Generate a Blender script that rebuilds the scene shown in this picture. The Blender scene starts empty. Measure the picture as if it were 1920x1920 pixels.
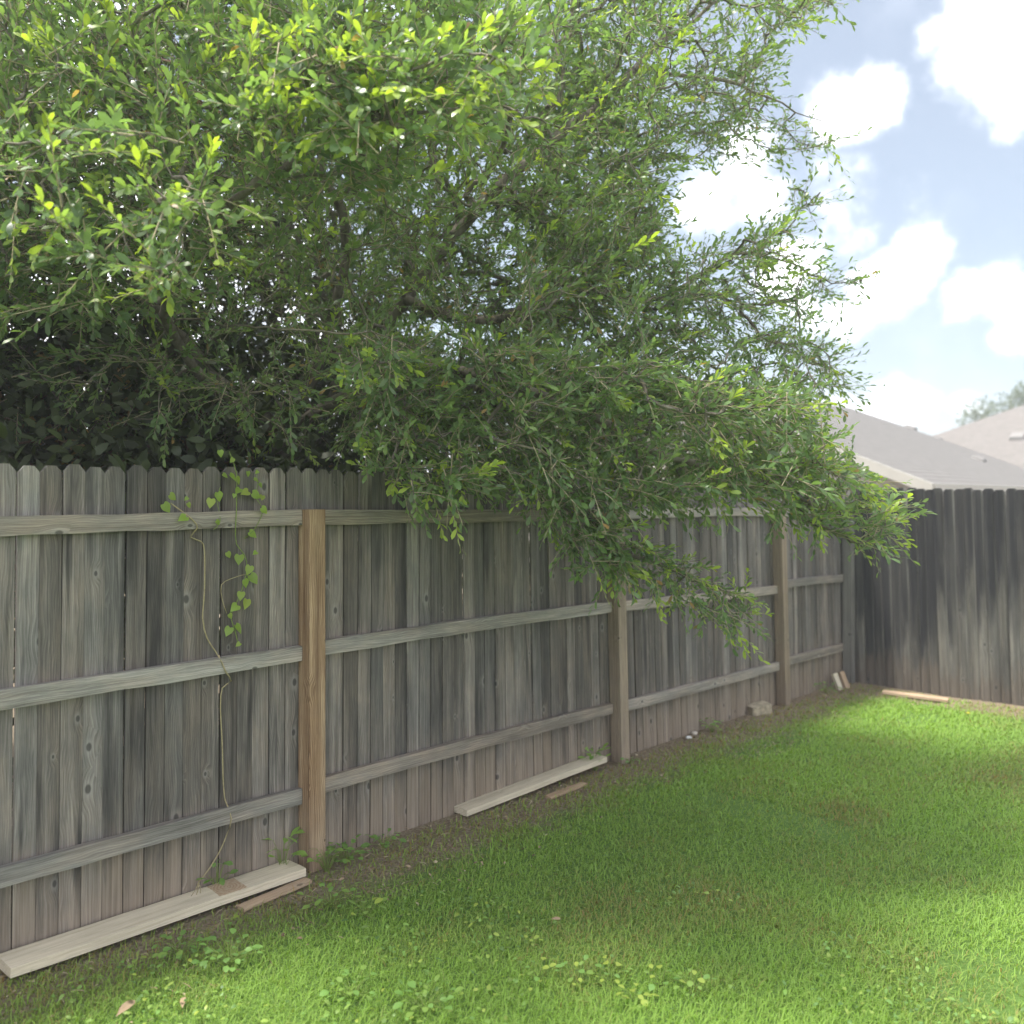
import bpy, math, random
import numpy as np
from mathutils import Vector, Matrix, Euler
R = math.radians
rng = np.random.default_rng(11)
random.seed(5)
sc = bpy.context.scene
col = sc.collection

# ------------------------------------------------------------------ camera
F = 1700.0                      # focal length in photo pixels (photo 1920 wide)
HOR = 930.0                     # row of the horizon
CAM = np.array([3.6, 0.0, 1.74])
YAW = R(42.2)
FW = np.array([-math.sin(YAW), math.cos(YAW), 0.0])
RT = np.array([math.cos(YAW), math.sin(YAW), 0.0])
cd = bpy.data.cameras.new("camera")
cam = bpy.data.objects.new("camera", cd)
col.objects.link(cam)
cam.location = CAM
cam.rotation_euler = (R(90), 0, YAW)
cd.sensor_width = 36
cd.lens = 36 * F / 1920
cd.shift_y = -(960 - HOR) / 1920
cd.clip_start = 0.05
cd.clip_end = 2000
cd.dof.use_dof = True
cd.dof.focus_distance = 4.1
cd.dof.aperture_fstop = 1.7
sc.camera = cam

# ------------------------------------------------------------------ light
SUN_EL, SUN_AZ = R(65), R(-50)   # high sun beyond the left fence
to_sun = Vector((-math.cos(SUN_EL) * math.cos(SUN_AZ), math.cos(SUN_EL) * math.sin(SUN_AZ), math.sin(SUN_EL)))
sd = bpy.data.lights.new("sun", "SUN")
sd.energy = 1.5
sd.angle = R(10.0)   # veiled by thin cloud
sd.color = (1.0, 0.955, 0.88)
so = bpy.data.objects.new("sun", sd)
col.objects.link(so)
so.rotation_euler = to_sun.to_track_quat('Z', 'Y').to_euler()
so.location = (0, 0, 30)

sc.view_settings.view_transform = 'Standard'
sc.view_settings.look = 'None'
sc.view_settings.gamma = 1.0
sc.view_settings.use_curve_mapping = False
sc.view_settings.exposure = 2.5


def ray(px, py):
    return FW + RT * ((px - 960) / F) + np.array([0, 0, (HOR - py) / F])


def P(px, py, d):
    return CAM + ray(px, py) * d


def onx(px, py, X):
    r = ray(px, py)
    return CAM + r * ((X - CAM[0]) / r[0])


def gz(x, y):
    x = np.asarray(x, float); y = np.asarray(y, float)
    base = -0.0155 * (np.clip(y, -30, 30) - 2.2) - 0.011 * np.clip(x, -30, 30)
    b = 0.014 * np.sin(x * 1.9 + 0.6) * np.sin(y * 1.3 + 1.0) + 0.010 * np.sin(x * 3.7 + y * 2.3)
    return base + b * np.clip((x - 0.1) / 0.8, 0, 1)


def onground(px, py, h=0.0):
    r = ray(px, py)
    t = 3.0
    for _ in range(30):
        p = CAM + r * t
        t += (p[2] - gz(p[0], p[1]) - h) / (-r[2]) * 0.9
    return CAM + r * t


# ------------------------------------------------------------------ node helpers
class NT:
    def __init__(s, tree):
        s.t = tree
        s.n = tree.nodes
        s.l = tree.links

    def new(s, typ, **kw):
        n = s.n.new(typ)
        for k, v in kw.items():
            setattr(n, k, v)
        return n

    def put(s, sock, v):
        if hasattr(v, 'default_value') or isinstance(v, bpy.types.NodeSocket):
            s.l.new(v, sock)
        else:
            sock.default_value = v

    def math(s, op, a, b=0.0, c=0.0, clamp=False):
        n = s.new('ShaderNodeMath', operation=op, use_clamp=clamp)
        s.put(n.inputs[0], a); s.put(n.inputs[1], b); s.put(n.inputs[2], c)
        return n.outputs[0]

    def vmath(s, op, a, b=(0, 0, 0), out=0):
        n = s.new('ShaderNodeVectorMath', operation=op)
        s.put(n.inputs[0], a); s.put(n.inputs[1], b)
        return n.outputs[out]

    def mapr(s, v, a, b, c=0.0, d=1.0, smooth=True):
        n = s.new('ShaderNodeMapRange', interpolation_type='SMOOTHSTEP' if smooth else 'LINEAR')
        s.put(n.inputs[0], v)
        for i, q in enumerate((a, b, c, d)):
            s.put(n.inputs[1 + i], q)
        return n.outputs[0]

    def noise(s, vec, scale=1.0, detail=4, rough=0.55, dist=0.0):
        n = s.new('ShaderNodeTexNoise')
        s.put(n.inputs['Vector'], vec)
        n.inputs['Scale'].default_value = scale
        n.inputs['Detail'].default_value = detail
        n.inputs['Roughness'].default_value = rough
        n.inputs['Distortion'].default_value = dist
        return n.outputs[0]

    def mix(s, f, a, b, mode='MIX'):
        n = s.new('ShaderNodeMix', data_type='RGBA', blend_type=mode)
        s.put(n.inputs[0], f); s.put(n.inputs[6], a); s.put(n.inputs[7], b)
        return n.outputs[2]

    def ramp(s, v, stops):
        n = s.new('ShaderNodeValToRGB')
        e = n.color_ramp.elements
        while len(e) < len(stops):
            e.new(0.5)
        for el, (p, c) in zip(e, stops):
            el.position = p
            el.color = (*c, 1)
        s.put(n.inputs[0], v)
        return n.outputs[0]

    def sep(s, v):
        n = s.new('ShaderNodeSeparateXYZ')
        s.put(n.inputs[0], v)
        return n.outputs

    def comb(s, x, y, z):
        n = s.new('ShaderNodeCombineXYZ')
        s.put(n.inputs[0], x); s.put(n.inputs[1], y); s.put(n.inputs[2], z)
        return n.outputs[0]

    def bump(s, h, strength, dist):
        n = s.new('ShaderNodeBump')
        n.inputs['Strength'].default_value = strength
        n.inputs['Distance'].default_value = dist
        s.put(n.inputs['Height'], h)
        return n.outputs[0]


def material(name):
    m = bpy.data.materials.new(name)
    m.use_nodes = True
    m.node_tree.nodes.clear()
    k = NT(m.node_tree)
    out = k.new('ShaderNodeOutputMaterial')
    return m, k, out


def principled(k, color, rough=0.8, normal=None, spec=0.3):
    p = k.new('ShaderNodeBsdfPrincipled')
    k.put(p.inputs['Base Color'], color)
    k.put(p.inputs['Roughness'], rough)
    p.inputs['Specular IOR Level'].default_value = spec
    if normal is not None:
        k.put(p.inputs['Normal'], normal)
    return p


# ------------------------------------------------------------------ world: sky with clouds
world = bpy.data.worlds.new("World")
sc.world = world
world.use_nodes = True
world.node_tree.nodes.clear()
k = NT(world.node_tree)
wo = k.new('ShaderNodeOutputWorld')
bg = k.new('ShaderNodeBackground')
bg.inputs[1].default_value = 0.05
sky = k.new('ShaderNodeTexSky', sky_type='NISHITA')
sky.sun_disc = False
sky.sun_elevation = SUN_EL
sky.sun_rotation = math.atan2(to_sun.x, to_sun.y)
sky.air_density = 1.0
sky.dust_density = 1.6
sky.ozone_density = 1.0
tc = k.new('ShaderNodeTexCoord')
gen = tc.outputs['Generated']
n1 = k.new('ShaderNodeTexNoise'); k.put(n1.inputs['Vector'], gen)
n1.inputs['Scale'].default_value = 14; n1.inputs['Detail'].default_value = 6; n1.inputs['Roughness'].default_value = 0.6
wob = k.vmath('SUBTRACT', n1.outputs['Color'], (0.5, 0.5, 0.5))
ws = k.new('ShaderNodeVectorMath', operation='SCALE'); k.put(ws.inputs[0], wob); ws.inputs['Scale'].default_value = 0.05
dirw = k.vmath('ADD', gen, ws.outputs[0])
CLOUDS = [(1860, 60, 120, 1), (1925, 130, 110, 1), (1800, 130, 55, .8), (1575, 205, 62, 1), (1650, 180, 66, 1), (1610, 215, 60, .9),
          (1400, 300, 85, .95), (1330, 365, 85, .95), (1440, 370, 80, .85), (1560, 355, 95, .62), (1710, 365, 60, .5), (1590, 440, 80, .5),
          (1720, 480, 72, 1), (1660, 530, 75, 1), (1590, 590, 60, .8), (1480, 510, 95, .95), (1500, 580, 70, .9),
          (1810, 560, 60, .95), (1880, 550, 65, .95), (1920, 560, 50, .9), (1900, 632, 45, .9), (1880, 230, 50, .55),
          (1660, 755, 62, .95), (1715, 770, 45, .9), (1800, 765, 42, .85), (1580, 770, 60, .9)]
acc = None
for (cx, cy, r, w) in CLOUDS:
    d = ray(cx, cy); d = d / np.linalg.norm(d)
    dist = k.vmath('DISTANCE', dirw, tuple(d), out=1)
    v = k.mapr(dist, r / F * 1.5, r / F * 0.2, 0, w)
    acc = v if acc is None else k.math('MAXIMUM', acc, v)
bil = k.noise(gen, 26, 7, 0.62)
bil2 = k.noise(gen, 9, 3, 0.5)
acc = k.math('ADD', acc, k.math('MULTIPLY', k.math('SUBTRACT', bil, 0.5), k.mapr(acc, 0.05, 0.4, 0, 1.3)))
acc = k.math('ADD', acc, k.math('MULTIPLY', k.math('SUBTRACT', bil2, 0.5), k.mapr(acc, 0.05, 0.4, 0, 0.6)))
acc = k.mapr(acc, 0.02, 1.30)
# the same broken cloud goes on over the rest of the sky
g2 = k.noise(gen, 3.4, 7, 0.6, 0.3)
gmask = k.mapr(g2, 0.38, 0.62, 0, 1.0)
vc = ray(1560, 450); vc = vc / np.linalg.norm(vc)
away = k.mapr(k.vmath('DISTANCE', gen, tuple(vc), out=1), 0.30, 0.50, 0, 1)
gmask = k.math('MULTIPLY', gmask, away)
cm = k.math('MAXIMUM', acc, gmask, clamp=True)
wisp = k.mapr(k.noise(gen, 6, 5, 0.6), 0.45, 0.75, 0.0, 0.30)
cm = k.math('MAXIMUM', cm, wisp)
skyc = k.mix(1.0, k.mix(0.36, sky.outputs[0], (5.3, 5.4, 5.5, 1)), (0.66, 0.683, 0.69, 1), 'MULTIPLY')
cloudc = k.mix(k.mapr(g2, 0.3, 0.7), (27, 27, 27.4, 1), (17, 17.2, 17.8, 1))
cm = k.math('POWER', cm, 3.2)
k.put(bg.inputs[0], k.mix(cm, skyc, cloudc))
k.l.new(bg.outputs[0], wo.inputs[0])


# ------------------------------------------------------------------ object helpers
def tag(o, label=None, cat=None, group=None, kind=None):
    if label: o['label'] = label
    if cat: o['category'] = cat
    if group: o['group'] = group
    if kind: o['kind'] = kind
    return o


def empty(name, loc, label, cat, group=None):
    o = bpy.data.objects.new(name, None)
    col.objects.link(o)
    o.empty_display_size = 0.1
    o.location = loc
    return tag(o, label, cat, group)


bpy.context.view_layer.update()


def link(name, mesh, parent=None, mat=None, matrix=None, kind=None, label=None):
    o = bpy.data.objects.new(name, mesh)
    col.objects.link(o)
    if mat is not None and not mesh.materials:
        mesh.materials.append(mat)
    M = matrix if matrix is not None else Matrix.Identity(4)
    if parent is not None:
        o.parent = parent
        q = parent
        T = Matrix.Identity(4)
        while q is not None:
            T = q.matrix_basis.copy() @ T if q.parent is None else (q.matrix_parent_inverse @ q.matrix_basis) @ T
            q = q.parent
        o.matrix_basis = T.inverted() @ M
    else:
        o.matrix_basis = M
    if kind: o['kind'] = kind
    if label: o['label'] = label
    return o


def np_mesh(name, V, faces, smooth=False, tint=None):
    """faces: list of (m,k) int arrays"""
    me = bpy.data.meshes.new(name)
    V = np.ascontiguousarray(V, np.float32)
    me.vertices.add(len(V))
    me.vertices.foreach_set('co', V.ravel())
    loops = np.concatenate([f.ravel() for f in faces]).astype(np.int32)
    tot = np.concatenate([np.full(len(f), f.shape[1], np.int32) for f in faces])
    start = np.concatenate([[0], np.cumsum(tot)[:-1]]).astype(np.int32)
    me.loops.add(len(loops))
    me.loops.foreach_set('vertex_index', loops)
    me.polygons.add(len(tot))
    me.polygons.foreach_set('loop_start', start)
    me.polygons.foreach_set('loop_total', tot)
    if smooth:
        me.polygons.foreach_set('use_smooth', np.ones(len(tot), bool))
    if tint is not None:
        a = me.color_attributes.new('tint', 'FLOAT_COLOR', 'POINT')
        c = np.ones((len(V), 4), np.float32)
        c[:, :tint.shape[1]] = tint
        a.data.foreach_set('color', c.ravel())
    me.update(calc_edges=True)
    return me


class MB:
    def __init__(s):
        s.v = []; s.f = []

    def add(s, vs, fs):
        o = len(s.v)
        s.v += [tuple(map(float, p)) for p in vs]
        s.f += [tuple(i + o for i in f) for f in fs]

    def box(s, lo, hi):
        (a, b, c), (d, e, f) = lo, hi
        s.add([(a, b, c), (d, b, c), (d, e, c), (a, e, c), (a, b, f), (d, b, f), (d, e, f), (a, e, f)],
              [(0, 3, 2, 1), (4, 5, 6, 7), (0, 1, 5, 4), (1, 2, 6, 5), (2, 3, 7, 6), (3, 0, 4, 7)])

    def tube(s, pts, rad, n=6, cap=True):
        pts = [Vector(p) for p in pts]
        o = len(s.v)
        up = Vector((0.31, 0.17, 0.93))
        for i, p in enumerate(pts):
            d = (pts[min(i + 1, len(pts) - 1)] - pts[max(i - 1, 0)]).normalized()
            a = d.cross(up)
            if a.length < 1e-4: a = d.cross(Vector((1, 0, 0)))
            a.normalize(); b = d.cross(a)
            r = rad[i] if hasattr(rad, '__len__') else rad
            for j in range(n):
                t = 2 * math.pi * j / n
                s.v.append(tuple(p + a * (r * math.cos(t)) + b * (r * math.sin(t))))
        for i in range(len(pts) - 1):
            for j in range(n):
                q = (j + 1) % n
                s.f.append((o + i * n + j, o + i * n + q, o + (i + 1) * n + q, o + (i + 1) * n + j))
        if cap:
            s.f.append(tuple(o + j for j in range(n))[::-1])
            s.f.append(tuple(o + (len(pts) - 1) * n + j for j in range(n)))

    def mesh(s, name, mat=None, smooth=False):
        me = bpy.data.meshes.new(name)
        me.from_pydata(s.v, [], s.f)
        if mat: me.materials.append(mat)
        if smooth:
            for p in me.polygons: p.use_smooth = True
        me.update()
        return me


def bevel_mesh(me, w, seg=1):
    import bmesh
    bm = bmesh.new(); bm.from_mesh(me)
    bmesh.ops.recalc_face_normals(bm, faces=bm.faces)
    bmesh.ops.bevel(bm, geom=list(bm.edges), offset=w, segments=seg, affect='EDGES', profile=0.6)
    bm.to_mesh(me); bm.free()
    return me


# ------------------------------------------------------------------ materials
def wood(name, dark, mid, light, dirt=0.0, dirtc=(0.24, 0.175, 0.125), mold=0.35, tone=(0.75, 1.2), warm=0.25, warmc=(1.18, 1.0, 0.82),
         bump=0.45, streak=1.0, knots=0.72, edge=0.0, dirt_h=0.42, moldc=(0.035, 0.035, 0.036), topdark=0.0):
    m, k, out = material(name)
    tc = k.new('ShaderNodeTexCoord')
    oi = k.new('ShaderNodeObjectInfo')
    rnd = oi.outputs['Random']
    geo = k.new('ShaderNodeNewGeometry')
    off = k.comb(k.math('MULTIPLY', rnd, 37.3), k.math('MULTIPLY', rnd, 13.7), k.math('MULTIPLY', rnd, 71.9))
    ob = k.vmath('ADD', tc.outputs['Object'], off)
    x, y, z = k.sep(ob)
    x = k.math('ADD', x, k.math('MULTIPLY', y, 0.73))
    # knots
    vo = k.new('ShaderNodeTexVoronoi', feature='F1', voronoi_dimensions='2D')
    k.put(vo.inputs['Vector'], k.comb(k.math('MULTIPLY', x, 8.5), k.math('MULTIPLY', z, 5.2), 0.0))
    vo.inputs['Scale'].default_value = 1.0
    vo.inputs['Randomness'].default_value = 1.0
    cr = k.sep(vo.outputs['Color'])[0]
    gate = k.math('GREATER_THAN', cr, knots)
    size = k.mapr(k.sep(vo.outputs['Color'])[1], 0, 1, 0.35, 1.1, False)
    kd = k.math('DIVIDE', vo.outputs['Distance'], size)
    core = k.math('MULTIPLY', k.mapr(kd, 0.115, 0.06), gate)
    ring = k.math('MULTIPLY', k.mapr(kd, 0.26, 0.08), gate)
    halo = k.math('MULTIPLY', k.mapr(kd, 0.55, 0.10), gate)
    # grain bends round the knots
    low = k.noise(k.comb(k.math('MULTIPLY', x, 5), k.math('MULTIPLY', y, 5), k.math('MULTIPLY', z, 1.1)), 1.0, 3)
    xw = k.math('ADD', x, k.math('MULTIPLY', k.math('SUBTRACT', low, 0.5), 0.022))
    xw = k.math('ADD', xw, k.math('MULTIPLY', halo, 0.016))
    g1 = k.noise(k.comb(k.math('MULTIPLY', xw, 85), k.math('MULTIPLY', y, 85), k.math('MULTIPLY', z, 1.5)), 1.0, 5, 0.6)
    g2 = k.noise(k.comb(k.math('MULTIPLY', xw, 420), k.math('MULTIPLY', y, 420), k.math('MULTIPLY', z, 9)), 1.0, 3, 0.6)
    g3 = k.noise(k.comb(k.math('MULTIPLY', xw, 20), k.math('MULTIPLY', y, 20), k.math('MULTIPLY', z, 0.8)), 1.0, 3, 0.5)
    blot = k.noise(k.vmath('MULTIPLY', ob, (9, 9, 3.5)), 1.0, 5, 0.65)
    # cathedral rings
    wv = k.new('ShaderNodeTexWave', wave_type='BANDS', bands_direction='X', wave_profile='SAW')
    k.put(wv.inputs['Vector'], k.comb(k.math('ADD', xw, k.math('MULTIPLY', k.math('SUBTRACT', k.noise(k.comb(k.math('MULTIPLY', x, 9), 0.0, k.math('MULTIPLY', z, 2.6)), 1.0, 2), 0.5), 0.07)), y, k.math('MULTIPLY', z, 0.012)))
    wv.inputs['Scale'].default_value = 34
    wv.inputs['Distortion'].default_value = 0.6
    wv.inputs['Detail'].default_value = 2
    h = k.math('ADD', k.math('MULTIPLY', g1, 0.55), k.math('MULTIPLY', g3, 0.45))
    h = k.math('ADD', k.math('MULTIPLY', h, 0.82), k.math('MULTIPLY', wv.outputs[0], 0.12 * streak))
    h = k.math('ADD', h, k.math('MULTIPLY', k.math('SUBTRACT', blot, 0.5), 0.28))
    c = k.ramp(h, [(0.26, dark), (0.47, mid), (0.68, light)])
    c = k.mix(k.mapr(g2, 0.35, 0.62, 0.30, 0.0), c, (*[q * 0.55 for q in dark], 1))
    # per board tone and warmth
    tn = k.mapr(rnd, 0, 1, tone[0], tone[1], False)
    r2 = k.math('FRACT', k.math('MULTIPLY', rnd, 17.31))
    c = k.mix(1.0, c, k.comb(tn, tn, tn), 'MULTIPLY')
    wf = k.math('MULTIPLY', k.math('ADD', k.math('MULTIPLY', r2, 0.6), k.math('MULTIPLY', k.mapr(blot, 0.42, 0.64), 0.55)), warm, clamp=True)
    c = k.mix(wf, c, k.mix(1.0, c, (*warmc, 1), 'MULTIPLY'))
    c = k.mix(k.math('MULTIPLY', ring, 0.35), c, (*[q * 0.8 for q in light], 1))
    # mold streaks
    mm = k.noise(k.comb(k.math('MULTIPLY', x, 14), k.math('MULTIPLY', y, 14), k.math('MULTIPLY', z, 1.0)), 1.0, 4, 0.6)
    mf = k.math('MULTIPLY', k.mapr(mm, 0.50, 0.72), mold)
    pz = k.sep(geo.outputs['Position'])[2]
    if topdark:  # boards turn darker towards the top, reaching lower down at the left end
        wn = k.noise(geo.outputs['Position'], 1.3, 3)
        px_ = k.sep(geo.outputs['Position'])[0]
        lim = k.math('ADD', k.math('ADD', -0.15, k.math('MULTIPLY', wn, 0.9)), k.math('MULTIPLY', k.mapr(px_, 0.7, 1.9), 0.95))
        lim = k.math('ADD', lim, k.math('ADD', k.math('MULTIPLY', k.math('SUBTRACT', r2, 0.5), 0.7), k.math('MULTIPLY', k.math('SUBTRACT', mm, 0.5), 1.6)))
        tm = k.mapr(k.math('SUBTRACT', pz, lim), -0.30, 0.35, 0, topdark)
        tm = k.math('MULTIPLY', tm, k.mapr(g3, 0.25, 0.6, 0.6, 1.0))
        mf = k.math('MAXIMUM', mf, tm)
    c = k.mix(mf, c, (*moldc, 1))
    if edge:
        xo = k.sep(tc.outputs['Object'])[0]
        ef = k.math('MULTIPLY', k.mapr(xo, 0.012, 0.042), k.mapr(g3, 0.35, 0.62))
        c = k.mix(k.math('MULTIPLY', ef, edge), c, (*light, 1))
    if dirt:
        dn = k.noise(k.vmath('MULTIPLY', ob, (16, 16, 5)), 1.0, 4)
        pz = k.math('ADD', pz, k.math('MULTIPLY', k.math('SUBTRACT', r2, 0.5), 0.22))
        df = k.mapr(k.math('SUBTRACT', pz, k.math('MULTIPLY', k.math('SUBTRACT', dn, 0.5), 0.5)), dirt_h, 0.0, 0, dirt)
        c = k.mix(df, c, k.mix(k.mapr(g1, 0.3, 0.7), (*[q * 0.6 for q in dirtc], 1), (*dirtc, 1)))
    c = k.mix(k.math('MULTIPLY', core, 0.75), c, (*[q * 0.5 for q in dark], 1))
    hb = k.math('ADD', k.math('MULTIPLY', g1, 0.6), k.math('MULTIPLY', g2, 0.5))
    hb = k.math('SUBTRACT', hb, k.math('MULTIPLY', core, 0.5))
    p = principled(k, c, 0.86, k.bump(hb, bump, 0.004), 0.2)
    k.l.new(p.outputs[0], out.inputs[0])
    return m


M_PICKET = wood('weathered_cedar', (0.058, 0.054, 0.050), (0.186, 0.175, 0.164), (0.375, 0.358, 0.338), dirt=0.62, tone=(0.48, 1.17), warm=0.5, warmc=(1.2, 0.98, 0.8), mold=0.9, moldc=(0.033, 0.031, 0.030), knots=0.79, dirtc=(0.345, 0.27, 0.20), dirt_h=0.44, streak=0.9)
M_RAIL = wood('weathered_rail', (0.09, 0.08, 0.07), (0.26, 0.245, 0.222), (0.44, 0.42, 0.39), tone=(0.8, 1.12), warm=0.6, warmc=(1.2, 0.98, 0.82), mold=0.25, knots=0.85)
M_POST_NEW = wood('brown_post_wood', (0.075, 0.036, 0.018), (0.25, 0.155, 0.090), (0.48, 0.35, 0.225), tone=(1.0, 1.0), warm=0.0, mold=0.25, streak=1.6, knots=0.8, dirt=0.35, dirtc=(0.36, 0.30, 0.23), dirt_h=0.35)
M_POST_OLD = wood('old_post_wood', (0.14, 0.11, 0.08), (0.26, 0.21, 0.16), (0.38, 0.32, 0.255), tone=(0.95, 1.05), warm=0.3, mold=0.2)
M_POST_GREY = wood('grey_post_wood', (0.09, 0.085, 0.078), (0.165, 0.158, 0.145), (0.25, 0.24, 0.22), tone=(1, 1), warm=0.1)
M_DARK = wood('mouldy_dark_cedar', (0.055, 0.053, 0.050), (0.135, 0.129, 0.116), (0.27, 0.26, 0.235), tone=(0.65, 1.15), warm=0.25, mold=0.45, edge=0.75, topdark=0.93, dirt=0.6, dirt_h=0.2,
              moldc=(0.018, 0.018, 0.021), dirtc=(0.15, 0.12, 0.095))
M_PLANK = wood('pale_plank_wood', (0.36, 0.31, 0.225), (0.56, 0.50, 0.39), (0.68, 0.63, 0.52), tone=(0.92, 1.05), warm=0.2, mold=0.0, knots=0.9, streak=0.7)
M_OFFCUT = wood('reddish_offcut_wood', (0.25, 0.17, 0.11), (0.42, 0.31, 0.215), (0.52, 0.42, 0.31), tone=(0.9, 1.05), warm=0.3, mold=0.1)
M_BARK = None


def bark(name, a, b):
    m, k, out = material(name)
    tc = k.new('ShaderNodeTexCoord')
    n = k.noise(k.vmath('MULTIPLY', tc.outputs['Object'], (30, 30, 9)), 1.0, 6, 0.65)
    n2 = k.noise(tc.outputs['Object'], 5.0, 3)
    c = k.ramp(n, [(0.3, a), (0.65, b)])
    c = k.mix(k.mapr(n2, 0.45, 0.65, 0, 0.35), c, (b[0] * 1.25, b[1] * 1.3, b[2] * 1.2, 1))
    p = principled(k, c, 0.9, k.bump(n, 0.6, 0.006), 0.15)
    k.l.new(p.outputs[0], out.inputs[0])
    return m


M_BARK = bark('grey_bark', (0.075, 0.062, 0.048), (0.21, 0.185, 0.15))
M_BARK_RED = bark('reddish_bark', (0.06, 0.038, 0.026), (0.16, 0.105, 0.072))


def leafmat(name, young, mature, under, gloss=0.36, trans=0.36, transc=1.5):
    """tint.r = how young, tint.g = random"""
    m, k, out = material(name)
    at = k.new('ShaderNodeAttribute', attribute_name='tint')
    r, g, b = k.sep(at.outputs['Vector'])
    geo = k.new('ShaderNodeNewGeometry')
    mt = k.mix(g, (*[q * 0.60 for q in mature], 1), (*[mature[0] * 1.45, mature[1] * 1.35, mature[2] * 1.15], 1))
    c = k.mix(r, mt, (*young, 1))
    c = k.mix(k.math('GREATER_THAN', b, 0.995), c, (0.30, 0.19, 0.07, 1))
    cu = k.mix(r, k.mix(0.55, c, (*under, 1)), c)
    cc = k.mix(geo.outputs['Backfacing'], c, cu)
    p = principled(k, cc, gloss, None, 0.5)
    k.put(p.inputs['Roughness'], k.mapr(geo.outputs['Backfacing'], 0, 1, gloss, 0.75, False))
    t = k.new('ShaderNodeBsdfTranslucent')
    k.put(t.inputs[0], k.mix(1.0, c, (transc * 1.08, transc * 1.12, transc * 0.55, 1), 'MULTIPLY'))
    mx = k.new('ShaderNodeMixShader')
    mx.inputs[0].default_value = trans
    k.l.new(p.outputs[0], mx.inputs[1]); k.l.new(t.outputs[0], mx.inputs[2])
    k.l.new(mx.outputs[0], out.inputs[0])
    return m


M_LEAF = leafmat('oak_leaf', (0.33, 0.42, 0.055), (0.108, 0.188, 0.078), (0.22, 0.26, 0.19), trans=0.45)
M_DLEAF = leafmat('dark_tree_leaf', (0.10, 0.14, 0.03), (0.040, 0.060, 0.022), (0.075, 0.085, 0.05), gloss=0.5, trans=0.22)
M_VLEAF = leafmat('vine_leaf', (0.30, 0.36, 0.06), (0.18, 0.28, 0.05), (0.2, 0.28, 0.1), gloss=0.5, trans=0.4)
M_WEED = leafmat('weed_leaf', (0.40, 0.45, 0.07), (0.135, 0.26, 0.07), (0.2, 0.3, 0.13), gloss=0.5, trans=0.35)
M_GRASS = leafmat('grass_blade', (0.23, 0.215, 0.075), (0.215, 0.362, 0.062), (0.20, 0.33, 0.06), gloss=0.8, trans=0.34, transc=1.35)
M_FARLEAF = leafmat('far_leaf', (0.12, 0.17, 0.05), (0.07, 0.10, 0.04), (0.10, 0.13, 0.07), gloss=0.6, trans=0.3)


def simple(name, c, rough=0.7, var=0.25, scale=20, spec=0.3, bump=0.2, c2=None):
    m, k, out = material(name)
    tc = k.new('ShaderNodeTexCoord')
    n = k.noise(tc.outputs['Object'], scale, 5, 0.6)
    cc = k.mix(k.mapr(n, 0.3, 0.7), (*[q * (1 - var) for q in c], 1), (*(c2 or [q * (1 + var) for q in c]), 1))
    p = principled(k, cc, rough, k.bump(n, bump, 0.004), spec)
    k.l.new(p.outputs[0], out.inputs[0])
    return m


# ground: soil and thatch
m, k, out = material('soil_and_thatch')
geo = k.new('ShaderNodeNewGeometry')
pos = geo.outputs['Position']
a = k.noise(pos, 60, 6, 0.7)
b = k.noise(pos, 5, 4, 0.6)
c = k.noise(pos, 240, 3, 0.6)
x_, y_, z_ = k.sep(pos)
soil = k.ramp(a, [(0.3, (0.12, 0.092, 0.062)), (0.5, (0.25, 0.20, 0.138)), (0.72, (0.38, 0.32, 0.225))])
thatch = k.ramp(k.math('ADD', k.math('MULTIPLY', a, 0.5), k.math('MULTIPLY', c, 0.5)), [(0.3, (0.08, 0.14, 0.03)), (0.55, (0.13, 0.23, 0.05)), (0.75, (0.20, 0.26, 0.09))])
lawnf = k.mapr(k.math('ADD', x_, k.math('MULTIPLY', k.math('SUBTRACT', b, 0.5), 0.5)), 0.25, 0.6)
lawnf = k.math('MULTIPLY', lawnf, k.mapr(k.math('ADD', y_, k.math('MULTIPLY', k.math('SUBTRACT', b, 0.5), 0.5)), 8.6, 8.3))
p = principled(k, k.mix(lawnf, soil, thatch), 0.95, k.bump(k.math('ADD', a, k.math('MULTIPLY', c, 0.4)), 0.8, 0.02), 0.1)
k.l.new(p.outputs[0], out.inputs[0])
M_SOIL = m

# ------------------------------------------------------------------ ground
gx = np.unique(np.concatenate([np.linspace(-300, -12, 14), np.linspace(-12, -0.4, 20), np.linspace(-0.4, 7, 75), np.linspace(7, 14, 10), np.linspace(14, 300, 14)]))
gy = np.unique(np.concatenate([np.linspace(-200, -4, 12), np.linspace(-4, 10, 120), np.linspace(10, 45, 20), np.linspace(45, 500, 16)]))
XX, YY = np.meshgrid(gx, gy)
ZZ = gz(XX, YY)
V = np.stack([XX.ravel(), YY.ravel(), ZZ.ravel()], 1)
nx, ny = len(gx), len(gy)
ii, jj = np.meshgrid(np.arange(nx - 1), np.arange(ny - 1))
q = (jj * nx + ii).ravel()
fq = np.stack([q, q + 1, q + nx + 1, q + nx], 1)
ground = link('ground', np_mesh('ground', V, [fq], True), None, M_SOIL, kind='structure')

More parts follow.
